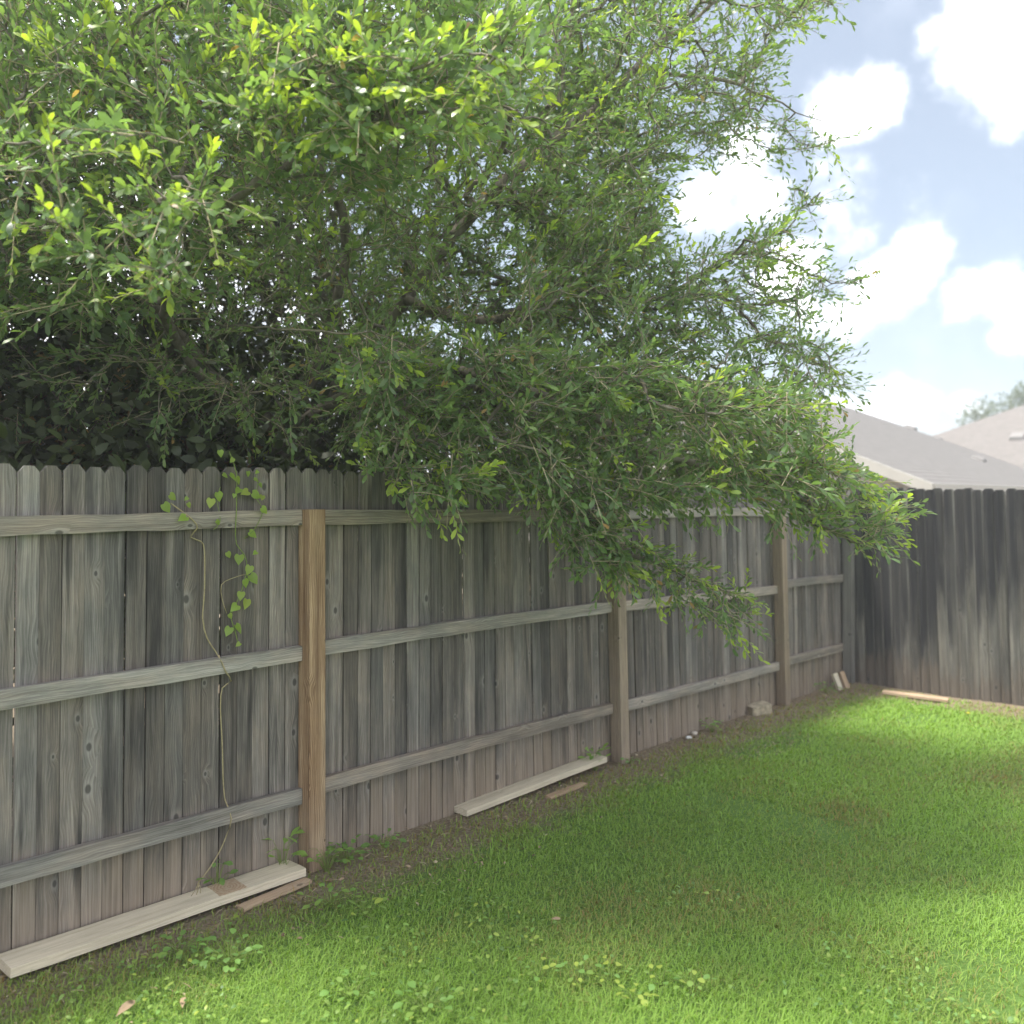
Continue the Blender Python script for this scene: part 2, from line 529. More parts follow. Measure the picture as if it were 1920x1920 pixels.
# ------------------------------------------------------------------ boards
def board_mesh(w, t, L, mat, dogear=0.0, bow=0.0, cup=0.0, seed=0, rough=0.0, nseg=6, chew=0.0):
    """length along local z from 0 to L, width along local x, thickness along y"""
    r = random.Random(seed)
    mb = MB()
    rows = []
    zs = [L * i / nseg for i in range(nseg + 1)]
    if dogear:
        zs[-1] = L - dogear
        zs.append(L)
    o = 0
    for i, z in enumerate(zs):
        s = math.sin(math.pi * z / L)
        hw = w / 2 + r.uniform(-rough, rough)
        if dogear and i == len(zs) - 1: hw = w / 2 - dogear * 0.85
        bx = bow * s
        ring = []
        for (u, vv) in ((-1, 0), (-0.5, 0), (0.5, 0), (1, 0), (1, 1), (0.5, 1), (-0.5, 1), (-1, 1)):
            cy = cup * (1 - u * u)
            jr = r.uniform(-rough, rough) * 0.6
            ch = 0.0
            if chew and abs(u) == 1: ch = r.uniform(0, chew)
            bz = 0.0015 if abs(u) == 1 else 0
            yy = (-t / 2 + bz if vv == 0 else t / 2 - bz) + cy + jr * 0.4
            ring.append((u * (hw - ch) + bx + jr, yy, z + (r.uniform(-rough, rough) if 0 < i < len(zs) - 1 else 0)))
        mb.v += ring
        if i:
            for j in range(8):
                q_ = (j + 1) % 8
                mb.f.append((o - 8 + j, o - 8 + q_, o + q_, o + j))
        o += 8
    mb.f.append(tuple(range(7, -1, -1)))
    mb.f.append(tuple(range(o - 8, o)))
    return mb.mesh('board', mat)


def place(axis_z, axis_x, loc):
    z = Vector(axis_z).normalized()
    x = Vector(axis_x)
    x = (x - z * x.dot(z)).normalized()
    y = z.cross(x)
    M = Matrix((x, y, z)).transposed().to_4x4()
    M.translation = Vector(loc)
    return M


# ------------------------------------------------------------------ near fence
fence = empty('wooden_fence', (0, 2.5, 0), 'long weathered grey picket fence with three rails running under the overhanging tree', 'fence')
PH = 1.98
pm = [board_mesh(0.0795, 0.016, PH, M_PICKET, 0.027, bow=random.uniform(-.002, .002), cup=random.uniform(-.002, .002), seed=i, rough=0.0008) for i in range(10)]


def lean(y):
    return float(np.interp(y, [0.5, 2.5, 3.3, 4.2, 5.0, 7.5, 9], [-0.012, -0.006, 0.0, 0.026, 0.045, 0.06, 0.06]))


def topz(y):
    return float(np.interp(y, [0, 1.2, 2.52, 4.96, 7.4, 8.85], [1.845, 1.855, 1.868, 1.85, 1.80, 1.78]))


y = -1.6
i = 0
while y < 8.86:
    w = 0.0835 * random.uniform(0.985, 1.015)
    L_ = lean(y)
    tz = topz(y) + random.uniform(-0.005, 0.006)
    yc = y + w / 2
    ax = Vector((random.uniform(-.004, .004), -L_ + random.uniform(-.003, .003), 1))
    base = Vector((-0.0115 + random.uniform(-.005, .0015), yc + L_ * 0.9, tz - PH))
    M = place(ax, Vector((random.uniform(-.05, .05), 1, 0)), base)
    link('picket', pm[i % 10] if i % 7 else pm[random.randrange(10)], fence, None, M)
    y += w
    i += 1

POSTS = [(-0.02 - 0.0 + 0.08, 1.68), (2.52, 1.677), (4.96, 1.66), (7.40, 1.64)]
posts = []
for (py_, ptop, mat, lab, ln) in ((0.06, 1.66, M_POST_OLD, None, 0), (2.52, 1.677, M_POST_NEW, 'orange-brown post with straight clean grain', 0.0), (4.99, 1.66, M_POST_OLD, 'weathered brown post with pale outer edge', 0.04), (7.42, 1.64, M_POST_OLD, None, 0.055)):
    g = float(gz(0.05, py_)) - 0.15
    h = ptop - g
    me = board_mesh(0.09, 0.09, h, mat, 0, seed=int(py_ * 10), rough=0.0012, nseg=8)
    M = place((0, -ln, 1), (0, 1, 0), (0.0485, py_ + ln * 0.5, g))
    link('post', me, fence, None, M, label=lab)

# rails: (y0, z0, y1, z1)
RAILS = [(0.105, 1.622, 2.472, 1.642), (0.105, 1.004, 2.472, 1.006), (0.105, .365, 2.472, .342),
         (2.568, 1.640, 4.925, 1.615), (2.568, 1.016, 4.915, 1.000), (2.568, .362, 4.93, .322),
         (5.02, 1.618, 7.36, 1.598), (5.04, .994, 7.37, .930), (5.05, .312, 7.385, .266),
         (7.45, 1.595, 8.76, 1.57), (7.46, .965, 8.76, .935), (7.47, .288, 8.76, .26),
         (-1.6, 1.61, 0.012, 1.622), (-1.6, 1.01, 0.012, 1.004), (-1.6, .38, 0.012, .366)]
for n_, (y0, z0, y1, z1) in enumerate(RAILS):
    L_ = math.hypot(y1 - y0, z1 - z0)
    hh = 0.074
    me = board_mesh(hh, 0.036, L_, M_RAIL, 0, bow=random.uniform(-.012, .004), seed=60 + n_, rough=0.002, nseg=14, chew=0.004)
    M = place((0, y1 - y0, z1 - z0), (0, 0, -1), (0.0225, y0, z0))
    link('rail', me, fence, None, M)
# corner post
g = float(gz(0, 8.82)) - .15
link('post', board_mesh(0.09, 0.09, 1.80 - g, M_POST_GREY, 0, seed=91, rough=0.001), fence, None, place((0, -.01, 1), (0, 1, 0), (0.055, 8.86, g)), label='grey corner post')

# ------------------------------------------------------------------ back fence
bf = empty('dark_fence', (1.5, 9.0, 0), 'dark mould-stained fence of ridged upright boards across the back of the yard', 'fence')
bm_ = [board_mesh(0.094, 0.018, 2.05, M_DARK, 0.02, bow=random.uniform(-.006, .006), cup=random.uniform(-.012, -.005), seed=200 + i, rough=0.0015) for i in range(8)]
x = 0.0
i = 0
while x < 6.6:
    w = 0.086 * random.uniform(0.9, 1.1)
    tz = 1.82 - 0.012 * x + random.uniform(-.008, .008)
    M = place((-0.035 + random.uniform(-.008, .008), random.uniform(-.006, .006), 1), (1, math.tan(R(random.uniform(12, 24))), 0), (x + w / 2 + 0.03, 8.965 + random.uniform(-.006, .006), tz - 2.05))
    link('picket', bm_[i % 8] if i % 5 else bm_[random.randrange(8)], bf, None, M)
    x += w
    i += 1
for zr in (0.25, 0.95, 1.6):
    link('rail', board_mesh(0.085, 0.036, 6.6, M_POST_GREY, seed=int(zr * 100), rough=.001, nseg=8), bf, None, place((1, 0, -.012), (0, 0, 1), (0.02, 9.03, zr)))
for xp in (2.4, 4.8):
    link('post', board_mesh(0.09, 0.09, 1.95, M_POST_GREY, seed=int(xp * 100), rough=.001), bf, None, place((0, 0, 1), (1, 0, 0), (xp, 9.1, -.3)))

# ------------------------------------------------------------------ planks and offcuts on the ground
def lying(name, c0, c1, w, t, mat, label, cat, seed, group=None, tilt=0.0):
    """board with its centre line from c0 to c1 (points of its underside)"""
    c0, c1 = Vector(c0), Vector(c1)
    L_ = (c1 - c0).length
    me = board_mesh(w, t, L_, mat, 0, bow=random.uniform(-.004, .004), seed=seed, rough=0.0015, nseg=8)
    z = (c1 - c0).normalized()
    side = Vector((0, 0, 1)).cross(z).normalized()
    side = side + Vector((0, 0, tilt))
    M = place(z, side, c0 + Vector((0, 0, t / 2)))
    o = link(name, me, None, None, M)
    return tag(o, label, cat, group)


def g3(x, y, dz=0.0):
    return (x, y, float(gz(x, y)) + dz)


pl = lying('plank', g3(0.088, 1.175, 0.030), g3(0.078, 2.415, 0.022), 0.142, 0.038, M_PLANK, 'long pale plank lying against the fence foot, with a brown square stain', 'plank', 301)
# brown square stain: a thin stained chip of bark still stuck to the plank
m, k, out = material('brown_stain')
tc = k.new('ShaderNodeTexCoord')
ob = tc.outputs['Object']
x_, y_, z_ = k.sep(ob)
rr = k.vmath('LENGTH', k.vmath('MULTIPLY', k.vmath('SUBTRACT', ob, (0.0, 0.0, 0.0)), (1, 1, 1)), out=1)
wv = k.math('FRACT', k.math('MULTIPLY', k.math('ADD', rr, k.math('MULTIPLY', k.noise(ob, 30, 3), 0.02)), 75))
cc = k.mix(k.mapr(wv, 0.2, 0.8), (0.40, 0.30, 0.20, 1), (0.31, 0.20, 0.125, 1))
cc = k.mix(k.mapr(k.noise(ob, 60, 4), 0.45, 0.65, 0, .5), cc, (0.45, 0.38, 0.28, 1))
p = principled(k, cc, 0.9)
k.l.new(p.outputs[0], out.inputs[0])
a_ = onground(455, 1655, 0.065)
mb = MB()
s_ = 0.066
mb.add([(-s_, -.06, 0), (s_ * .95, -.072, 0), (s_, .058, 0), (-s_ * .9, .068, 0), (-s_ + .003, -.057, .0016), (s_ * .95 - .003, -.069, .0016), (s_ - .003, .055, .0016), (-s_ * .9 + .003, .065, .0016)],
       [(3, 2, 1, 0), (4, 5, 6, 7), (0, 1, 5, 4), (1, 2, 6, 5), (2, 3, 7, 6), (3, 0, 4, 7)])
mz = pl.matrix_basis
# top face of the plank is local +/-y, find world height there
ptop_z = float((mz @ Vector((0, 0, 0.95)))[2]) + 0.019 + 0.0012
stain = link('stain', mb.mesh('stain', m), pl, None, Matrix.Translation((0.083, 2.06, ptop_z)))

lying('offcut', g3(0.205, 2.05, 0.004), g3(0.19, 2.40, 0.014), 0.055, 0.016, M_OFFCUT, 'thin broken board half buried in front of the long pale plank', 'board', 302)
lying('plank', g3(0.045, 3.50, 0.010), g3(0.060, 4.76, 0.058), 0.105, 0.036, M_PLANK, 'short pale plank propped up at the foot of the weathered brown post', 'plank', 303)
lying('offcut', g3(0.20, 4.06, 0.004), g3(0.19, 4.42, 0.006), 0.05, 0.014, M_OFFCUT, 'sliver of wood on bare soil beside the propped pale plank', 'board', 304)
a0, a1 = onground(1655, 1302), onground(1778, 1318)
lying('board', (a0[0], a0[1], a0[2] + .012), (a1[0], a1[1], a1[2] + .012), 0.11, 0.025, M_OFFCUT, 'reddish board lying flat on the grass before the dark fence', 'board', 305)
# leaning offcuts in the corner
for q_, (px, py, tl) in enumerate(((1576, 1294, .25), (1589, 1290, .33))):
    b_ = onground(px, py)
    me = board_mesh(0.062, 0.03, 0.17, M_OFFCUT if q_ else M_PLANK, 0, seed=320 + q_, rough=.001, nseg=2)
    o = link('offcut', me, None, None, place((-0.42, 0.05, 1), (0.25, 1, 0), (b_[0], b_[1], b_[2] - .01)))
    tag(o, ('pale short offcut leaning in the fence corner, left of the pair', 'reddish short offcut leaning in the fence corner, right of the pair')[q_], 'offcut')
# pale block near the third post
m_conc = simple('pale_block', (0.31, 0.265, 0.19), 0.9, 0.3, 30)
b_ = onground(1424, 1340)
mb = MB(); mb.box((-.095, -.06, -.02), (.095, .06, .085))
me = bevel_mesh(mb.mesh('block', m_conc), .006, 2)
o = link('block', me, None, None, Matrix.Translation((b_[0] - .02, b_[1] + .02, b_[2])) @ Euler((R(4), R(-6), R(62))).to_matrix().to_4x4())
tag(o, 'pale masonry block on the soil beside the last brown fence post', 'block')


def stone(px, py, s, mat, label, seed):
    import bmesh
    bm = bmesh.new()
    bmesh.ops.create_icosphere(bm, subdivisions=2, radius=1)
    r = random.Random(seed)
    sx, sy, sz = s * r.uniform(.8, 1.2), s * r.uniform(.7, 1.1), s * .6
    for v in bm.verts:
        f = 1 + r.uniform(-.12, .12)
        v.co = Vector((v.co.x * sx * f, v.co.y * sy * f, v.co.z * sz * f))
    me = bpy.data.meshes.new('stone'); bm.to_mesh(me); bm.free()
    me.materials.append(mat)
    p_ = onground(px, py)
    o = link('stone', me, None, None, Matrix.Translation((p_[0], p_[1], p_[2] + s * .25)))
    return tag(o, label, 'stone')


m_stone = simple('pale_stone', (0.48, 0.42, 0.36), 0.9, .2, 40)
m_white = simple('white_stone', (0.7, 0.7, 0.7), 0.8, .1, 40)
stone(1302, 1377, .030, m_stone, 'tan stone on the bare strip under the fence past the second post', 1)
stone(1291, 1384, .020, m_white, 'small white pebble beside the tan stone under the fence', 2)

# ------------------------------------------------------------------ leaf builders
LEAF2 = dict(V=None)


def bulk_leaves(base, d, nrm, length, width, tint, curl=0.12):
    """n leaves of 6 verts / 3 faces: base points, unit direction, unit normal, sizes"""
    n = len(base)
    s = np.cross(d, nrm)
    s /= np.linalg.norm(s, axis=1)[:, None] + 1e-9
    nn = np.cross(s, d)
    L = length[:, None]; W = width[:, None]
    ts = [(0.0, 0.0), (0.34, 0.40), (0.74, 0.47), (1.0, 0.0)]
    c = curl * L
    P0 = base
    A = base + d * L * 0.34 + nn * c * 0.30
    B = base + d * L * 0.74 + nn * c * 0.22
    T = base + d * L - nn * c * 0.30
    V = np.stack([P0, A - s * W * .40 + nn * W * .10, A + s * W * .40 + nn * W * .10, B - s * W * .46 + nn * W * .1, B + s * W * .46 + nn * W * .1, T], 1).reshape(-1, 3)
    o = np.arange(n)[:, None] * 6
    tri = np.concatenate([o + np.array([[0, 2, 1]]), o + np.array([[3, 4, 5]])])
    quad = o + np.array([[1, 2, 4, 3]])
    return V, tri, quad, np.repeat(tint, 6, axis=0)


def hero_leaf_mesh(name, mat, young, rnd, kind='oak', seed=0):
    """unit leaf along +y, normal +z, folded on the midrib"""
    r = random.Random(seed)
    if kind == 'oak':
        prof = [(0, .012), (.08, .035), (.25, .125), (.45, .185), (.65, .20), (.82, .16), (.94, .075), (1.0, 0.004)]
        fold, cv = .16, .20
    elif kind == 'heart':
        prof = [(0, .02), (-.12, .25), (.02, .42), (.25, .46), (.5, .36), (.75, .19), (.92, .06), (1.0, 0.004)]
        fold, cv = .20, .22
    else:  # round weed
        prof = [(0, .02), (.1, .12), (.3, .30), (.55, .36), (.78, .28), (.93, .12), (1.0, .01)]
        fold, cv = .15, .25
    V, Fc = [], []
    for (t, w) in prof:
        z = -cv * max(t, 0) ** 2 + cv * .5 * max(t, 0)
        jw = w * r.uniform(.94, 1.06)
        tm = max(t, 0.0) if kind == 'heart' else t
        V += [(-jw, t, z + fold * jw), (0, tm, z), (jw, t, z + fold * jw)]
    for i in range(len(prof) - 1):
        o = i * 3
        Fc += [(o, o + 1, o + 4, o + 3), (o + 1, o + 2, o + 5, o + 4)]
    Fc = [f[::-1] for f in Fc] if False else Fc
    me = bpy.data.meshes.new(name)
    me.from_pydata(V, [], Fc)
    for p in me.polygons: p.use_smooth = True
    a = me.color_attributes.new('tint', 'FLOAT_COLOR', 'POINT')
    for i in range(len(V)): a.data[i].color = (young, rnd, 0, 1)
    me.materials.append(mat)
    me.update()
    return me


def unit(v):
    return v / (np.linalg.norm(v, axis=-1, keepdims=True) + 1e-9)


def in_poly(px, py, poly):
    inside = np.zeros(len(px), bool)
    n = len(poly)
    for i in range(n):
        x1, y1 = poly[i]; x2, y2 = poly[(i + 1) % n]
        cond = ((y1 > py) != (y2 > py)) & (px < (x2 - x1) * (py - y1) / (y2 - y1 + 1e-9) + x1)
        inside ^= cond
    return inside


def np_tubes(P0, P1, r0, r1, n=5):
    d = unit(P1 - P0)
    up = np.where(np.abs(d[:, 2:3]) > .9, np.array([[1., 0, 0]]), np.array([[0, 0, 1.]]))
    a = unit(np.cross(d, up)); b = np.cross(d, a)
    m = len(P0)
    th = np.arange(n) * 2 * math.pi / n
    ca, sa = np.cos(th)[None, :, None], np.sin(th)[None, :, None]
    off = a[:, None] * ca + b[:, None] * sa
    V = np.concatenate([P0[:, None] + off * r0[:, None, None], P1[:, None] + off * r1[:, None, None]], 1).reshape(-1, 3)
    o = (np.arange(m) * 2 * n)[:, None]
    j = np.arange(n); q = (j + 1) % n
    F_ = np.stack([j, q, q + n, j + n], 1)
    faces = (o[:, :, None] + F_[None]).reshape(-1, 4)
    return V, faces


def smooth_poly(pts, step=0.09):
    pts = [Vector(p) for p in pts]
    out = []
    for i in range(len(pts) - 1):
        p0, p1, p2, p3 = pts[max(i - 1, 0)], pts[i], pts[i + 1], pts[min(i + 2, len(pts) - 1)]
        n = max(2, int((p2 - p1).length / step))
        for j in range(n):
            t = j / n
            out.append(0.5 * ((2 * p1) + (p2 - p0) * t + (2 * p0 - 5 * p1 + 4 * p2 - p3) * t * t + (3 * p1 - p0 - 3 * p2 + p3) * t ** 3))
    out.append(pts[-1])
    return out


def grow(limbs, pts, bf=0.35):
    """balanced minimum spanning tree from limb nodes to pts. returns nodes, parent, is_limb"""
    nodes, parent, plen = [], [], []
    for (start, poly) in limbs:
        poly = smooth_poly(poly)
        jit = rng.normal(0, .018, (len(poly), 3)); jit[0] = 0
        jit = np.cumsum(jit, 0) * .6
        jit -= np.linspace(0, 1, len(poly))[:, None] * jit[-1]
        poly = [Vector(np.array(q) + w_) for q, w_ in zip(poly, jit)]
        pi = -1
        if start is not None:
            arr = np.array([list(q) for q in nodes])
            pi = int(np.argmin(np.linalg.norm(arr - np.array(poly[0]), axis=1)))
        for p_ in poly:
            nodes.append(np.array(p_)); parent.append(pi)
            plen.append(0 if pi < 0 else plen[pi] + np.linalg.norm(nodes[-1] - nodes[pi]))
            pi = len(nodes) - 1
    nl = len(nodes)
    A = np.array(nodes); pl_ = np.array(plen)
    n = len(pts)
    best = np.full(n, 1e9); bp = np.zeros(n, int)
    for i in range(nl):
        d = np.linalg.norm(pts - A[i], axis=1)
        c = d + bf * (pl_[i] + d) * 0.35
        u = c < best
        best[u] = c[u]; bp[u] = i
    done = np.zeros(n, bool)
    allp = np.concatenate([A, pts]); par = np.concatenate([np.array(parent), np.full(n, -1)])
    plen = np.concatenate([pl_, np.zeros(n)])
    order = []
    for _ in range(n):
        j = int(np.argmin(np.where(done, 1e18, best)))
        done[j] = True
        par[nl + j] = bp[j]
        plen[nl + j] = plen[bp[j]] + np.linalg.norm(pts[j] - allp[bp[j]])
        order.append(nl + j)
        d = np.linalg.norm(pts - pts[j], axis=1)
        c = d + bf * (plen[nl + j] + d) * 0.35
        u = (c < best) & ~done
        best[u] = c[u]; bp[u] = nl + j
    return allp, par, nl, order


def sample_regions(regions):
    out, meta = [], []
    for ri, (poly, d0, d1, n) in enumerate(regions):
        poly = np.array(poly, float)
        lo, hi = poly.min(0), poly.max(0)
        got = 0
        while got < n:
            m_ = (n - got) * 3 + 50
            px = rng.uniform(lo[0], hi[0], m_); py = rng.uniform(lo[1], hi[1], m_)
            ok = in_poly(px, py, poly)
            px, py = px[ok], py[ok]
            dd = rng.uniform(d0, d1, len(px))
            pts = CAM + (FW[None] + RT[None] * ((px - 960) / F)[:, None] + np.array([[0, 0, 1.]]) * ((HOR - py) / F)[:, None]) * dd[:, None]
            keep = ~((pts[:, 2] < 2.0) & (pts[:, 0] < 0.16) & (pts[:, 0] > -0.35)) & (pts[:, 2] > 0.75)
            # clumpiness: thin out with a low-frequency 3-D pattern
            cl = np.sin(pts[:, 0] * 5.1 + 1.3) * np.sin(pts[:, 1] * 4.3 + .7) * np.sin(pts[:, 2] * 5.7 + 2.1) + .5 * np.sin(pts[:, 0] * 11 + pts[:, 2] * 9) * np.sin(pts[:, 1] * 10)
            keep &= rng.random(len(pts)) < np.clip(0.72 + 0.75 * cl, 0.12, 1)
            pts = pts[keep][: n - got]
            out.append(pts); meta.append(np.full(len(pts), ri))
            got += len(pts)
    return np.concatenate(out), np.concatenate(meta)


# ------------------------------------------------------------------ the overhanging oak
T0 = np.array([-1.35, 3.1, -0.1])
FK = np.array([-1.25, 3.25, 2.1])
limbs = [
    (None, [T0, (-1.32, 3.12, .7), (-1.28, 3.2, 1.5), FK, P(760, 560, 5.35), P(900, 375, 5.2), P(1050, 250, 5.3), P(1180, 130, 5.5), P(1380, -30, 5.9)]),
    (1, [FK, P(330, 600, 4.7), P(400, 420, 4.1), P(520, 305, 3.7), P(700, 225, 3.45), P(900, 190, 3.5)]),
    (1, [FK, P(260, 560, 4.9), P(120, 420, 4.0), P(40, 310, 3.3), P(-60, 280, 2.9)]),
    (1, [FK, P(730, 700, 5.1), P(980, 720, 4.6), P(1230, 850, 4.55), P(1480, 930, 4.7), P(1660, 990, 4.85)]),
    (1, [P(760, 560, 5.35), P(920, 590, 5.25), P(1080, 520, 5.35), P(1240, 545, 5.45), P(1400, 470, 5.6), P(1540, 520, 5.8)]),
    (1, [FK, P(640, 480, 5.4), P(560, 250, 5.1), P(400, 60, 5.0), P(480, -250, 4.8)]),
    (1, [P(980, 720, 4.6), P(1040, 880, 4.45), P(1160, 1020, 4.5), P(1300, 1090, 4.5), P(1410, 1180, 4.55)]),
    (1, [P(1180, 130, 5.5), P(1380, 160, 5.6), P(1600, 250, 5.9)]),
    (1, [P(980, 720, 4.6), P(900, 820, 4.2), P(1000, 850, 4.1), P(1180, 950, 4.1)]),
    (1, [P(330, 600, 4.7), P(520, 620, 4.0), P(700, 640, 3.8), P(800, 665, 3.75)]),
]
regions = [
    ([(-330, -120), (700, -170), (1000, 30), (985, 190), (820, 330), (620, 360), (430, 370), (420, 560), (150, 590), (-330, 600)], 3.35, 4.4, 2000),
    ([(-420, -230), (700, -280), (1250, -90), (1280, 200), (1230, 420), (1230, 780), (1000, 860), (620, 850), (300, 800), (-100, 820), (-420, 850)], 4.2, 6.1, 4700),
    ([(1000, -160), (1640, -110), (1570, 20), (1450, 90), (1450, 190), (1400, 250), (1290, 300), (1000, 400)], 5.0, 6.3, 1150),
    ([(1380, 200), (1470, 220), (1600, 260), (1500, 285), (1330, 300)], 5.5, 6.1, 60),
    ([(950, 350), (1230, 340), (1250, 480), (1340, 460), (1470, 400), (1520, 480), (1500, 620), (1540, 740), (1250, 800), (1000, 720)], 4.7, 6.0, 1300),
    ([(1470, 340), (1570, 370), (1500, 420)], 5.6, 6.0, 16), ([(1500, 500), (1640, 525), (1520, 570)], 5.5, 6.0, 26), ([(1500, 620), (1590, 660), (1600, 730), (1540, 740)], 5.2, 5.9, 40),
    ([(640, 620), (1250, 680), (1500, 745), (1600, 885), (1500, 930), (1150, 940), (1000, 930), (860, 900), (640, 830)], 4.0, 5.1, 1500),
    ([(1250, 860), (1600, 860), (1690, 950), (1690, 1020), (1620, 1020), (1440, 960)], 4.3, 5.0, 200),
    ([(700, 870), (900, 880), (830, 960), (745, 920)], 3.9, 4.2, 40),
    ([(1000, 920), (1160, 950), (1180, 1060), (1090, 1060), (1040, 1000)], 4.2, 4.7, 95),
    ([(1100, 980), (1300, 1060), (1410, 1120), (1420, 1190), (1350, 1170), (1220, 1100), (1120, 1070)], 4.3, 4.8, 95),
    ([(-100, 220), (420, 250), (420, 400), (300, 560), (-100, 420)], 2.75, 3.3, 80),
    ([(680, 150), (1150, 120), (1230, 450), (1050, 640), (680, 620)], 5.7, 6.9, 1100),
    ([(450, 80), (1160, 40), (1230, 420), (1230, 720), (700, 720), (430, 500)], 5.1, 6.8, 1700),
    ([(450, 60), (980, 80), (990, 160), (850, 230), (600, 300), (430, 200)], 2.95, 3.45, 200),
    ([(620, 610), (800, 640), (800, 680), (640, 690)], 3.6, 3.9, 10),
]
pts, reg = sample_regions(regions)
nodes, par, nl, order = grow(limbs, pts, 0.30)
# pipe-model radii
cnt = np.ones(len(nodes))
cnt[:nl] = 0.2
for j in list(reversed(order)):
    cnt[par[j]] += cnt[j]
for j in range(nl - 1, 0, -1):
    if par[j] >= 0: cnt[par[j]] += cnt[j]
rad = 0.0017 * cnt ** 0.40
oak = empty('oak_tree', tuple(T0 + np.array([0, 0, 0.1])), 'broad leafy oak with small oblong leaves reaching over the grey fence', 'tree')
# trunk = first limb below the fork, branches = everything else
e = np.array([j for j in range(len(nodes)) if par[j] >= 0])
first_fork = int(np.argmin(np.linalg.norm(nodes[:60] - FK, axis=1)))
trunk_ix = set(range(0, first_fork + 1))
et = np.array([j for j in e if j in trunk_ix]); eb = np.array([j for j in e if j not in trunk_ix])
rtr = np.linspace(0.13, 0.085, first_fork + 1)
mb = MB(); mb.tube([nodes[j] for j in range(first_fork + 1)], [float(q) for q in rtr], 12)
link('trunk', mb.mesh('trunk', M_BARK, True), oak)
rad = np.minimum(rad, 0.036)
mid_bow = rng.normal(0, 0.012, (len(eb), 3))
pa, pb = nodes[par[eb]], nodes[eb]
midp = (pa + pb) / 2 + mid_bow * np.minimum(1, np.linalg.norm(pb - pa, axis=1)[:, None] / .15)
isl = eb < nl
midp[isl] = ((pa + pb) / 2)[isl]
rp = np.minimum(rad[par[eb]], rad[eb] * 1.25)
rm = (rp + rad[eb]) / 2
V1, f1 = np_tubes(pa, midp, rp, rm, 5)
V2, f2 = np_tubes(midp, pb, rm, rad[eb], 5)
Vb, fb = np.concatenate([V1, V2]), np.concatenate([f1, f2 + len(V1)])
link('branches', np_mesh('branches', Vb, [fb], True), oak, M_BARK, kind='stuff')

# sprays of leaves at every node past the limbs
sj = np.arange(nl, len(nodes))
n = len(sj)
dirn = unit(nodes[sj] - nodes[par[sj]])
gp = par[par[sj]]
gp = np.where(gp < 0, par[sj], gp)
dir2 = unit(nodes[sj] - nodes[gp])
outw = unit(nodes[sj] - np.array([-0.9, 2.7, 2.4]))
sdir = unit(dirn * 0.5 + dir2 * 0.6 + outw * 0.5 + rng.normal(0, .30, (n, 3)) + np.array([0, 0, 0.05]))
dep = (nodes[sj] - CAM) @ FW
pxs = 960 + F * ((nodes[sj] - CAM) @ RT) / dep
pys = HOR - F * (nodes[sj, 2] - CAM[2]) / dep
wisp_ = np.clip((dep - 4.9) / .6, 0, 1) * np.clip((pxs - 1150) / 200, 0, 1)   # thin airy shoots on the far side of the crown
slen = rng.uniform(0.16, 0.34, n) * (1 + .45 * wisp_)
droop = rng.uniform(-0.08, 0.28, n)
K = 16
S0 = nodes[sj] - sdir * (slen * 0.45)[:, None]
tt = (np.arange(K) + 0.5) / K
tt = tt ** 0.8
pos = S0[:, None] + sdir[:, None] * (slen[:, None] * tt[None])[:, :, None]
pos[:, :, 2] -= (droop * slen)[:, None] * tt[None] ** 2
tang = sdir[:, None] + np.array([0, 0, -1.]) * (2 * droop[:, None] * tt[None])[:, :, None]
tang = unit(tang).reshape(-1, 3)
base = pos.reshape(-1, 3)
N = len(base)
ti = np.tile(tt, n)
ang = (np.tile(np.arange(K), n) * 2.399 + np.repeat(rng.uniform(0, 6.28, n), K)) + rng.normal(0, .3, N)
a = unit(np.cross(tang, np.array([[0.1, 0.05, 1.]])))
b = np.cross(a, tang)
rad_d = a * np.cos(ang)[:, None] + b * (np.sin(ang) * 0.75 + .12)[:, None]
open_ = rng.uniform(0.55, 1.05, N) * (1.0 - 0.35 * ti)
ld = unit(tang * np.cos(open_)[:, None] + rad_d * np.sin(open_)[:, None])
ln = unit(np.array([[0, 0, 0.9]]) + tang * 0.25 - rad_d * 0.25 + rng.normal(0, .42, (N, 3)))
near_ = np.repeat(np.clip((4.6 - dep) / 1.0, 0, 1), K)
ll = rng.uniform(0.030, 0.053, N) * (1 + .25 * near_) * np.repeat(rng.uniform(.85, 1.15, n), K)
lw = ll * rng.uniform(0.31, 0.43, N)
# young growth: only on shoots in the open, near the outer surface facing up or toward the yard
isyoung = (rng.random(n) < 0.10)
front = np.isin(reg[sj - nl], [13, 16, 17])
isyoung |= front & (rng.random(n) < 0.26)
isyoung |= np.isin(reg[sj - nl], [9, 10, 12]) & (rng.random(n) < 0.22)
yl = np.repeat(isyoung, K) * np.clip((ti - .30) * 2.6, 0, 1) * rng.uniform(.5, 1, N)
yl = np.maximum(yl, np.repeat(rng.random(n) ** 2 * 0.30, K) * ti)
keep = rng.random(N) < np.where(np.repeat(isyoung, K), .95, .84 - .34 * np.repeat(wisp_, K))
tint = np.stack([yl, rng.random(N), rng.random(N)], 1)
ll *= np.where(yl > .5, 1.02, 1.0)

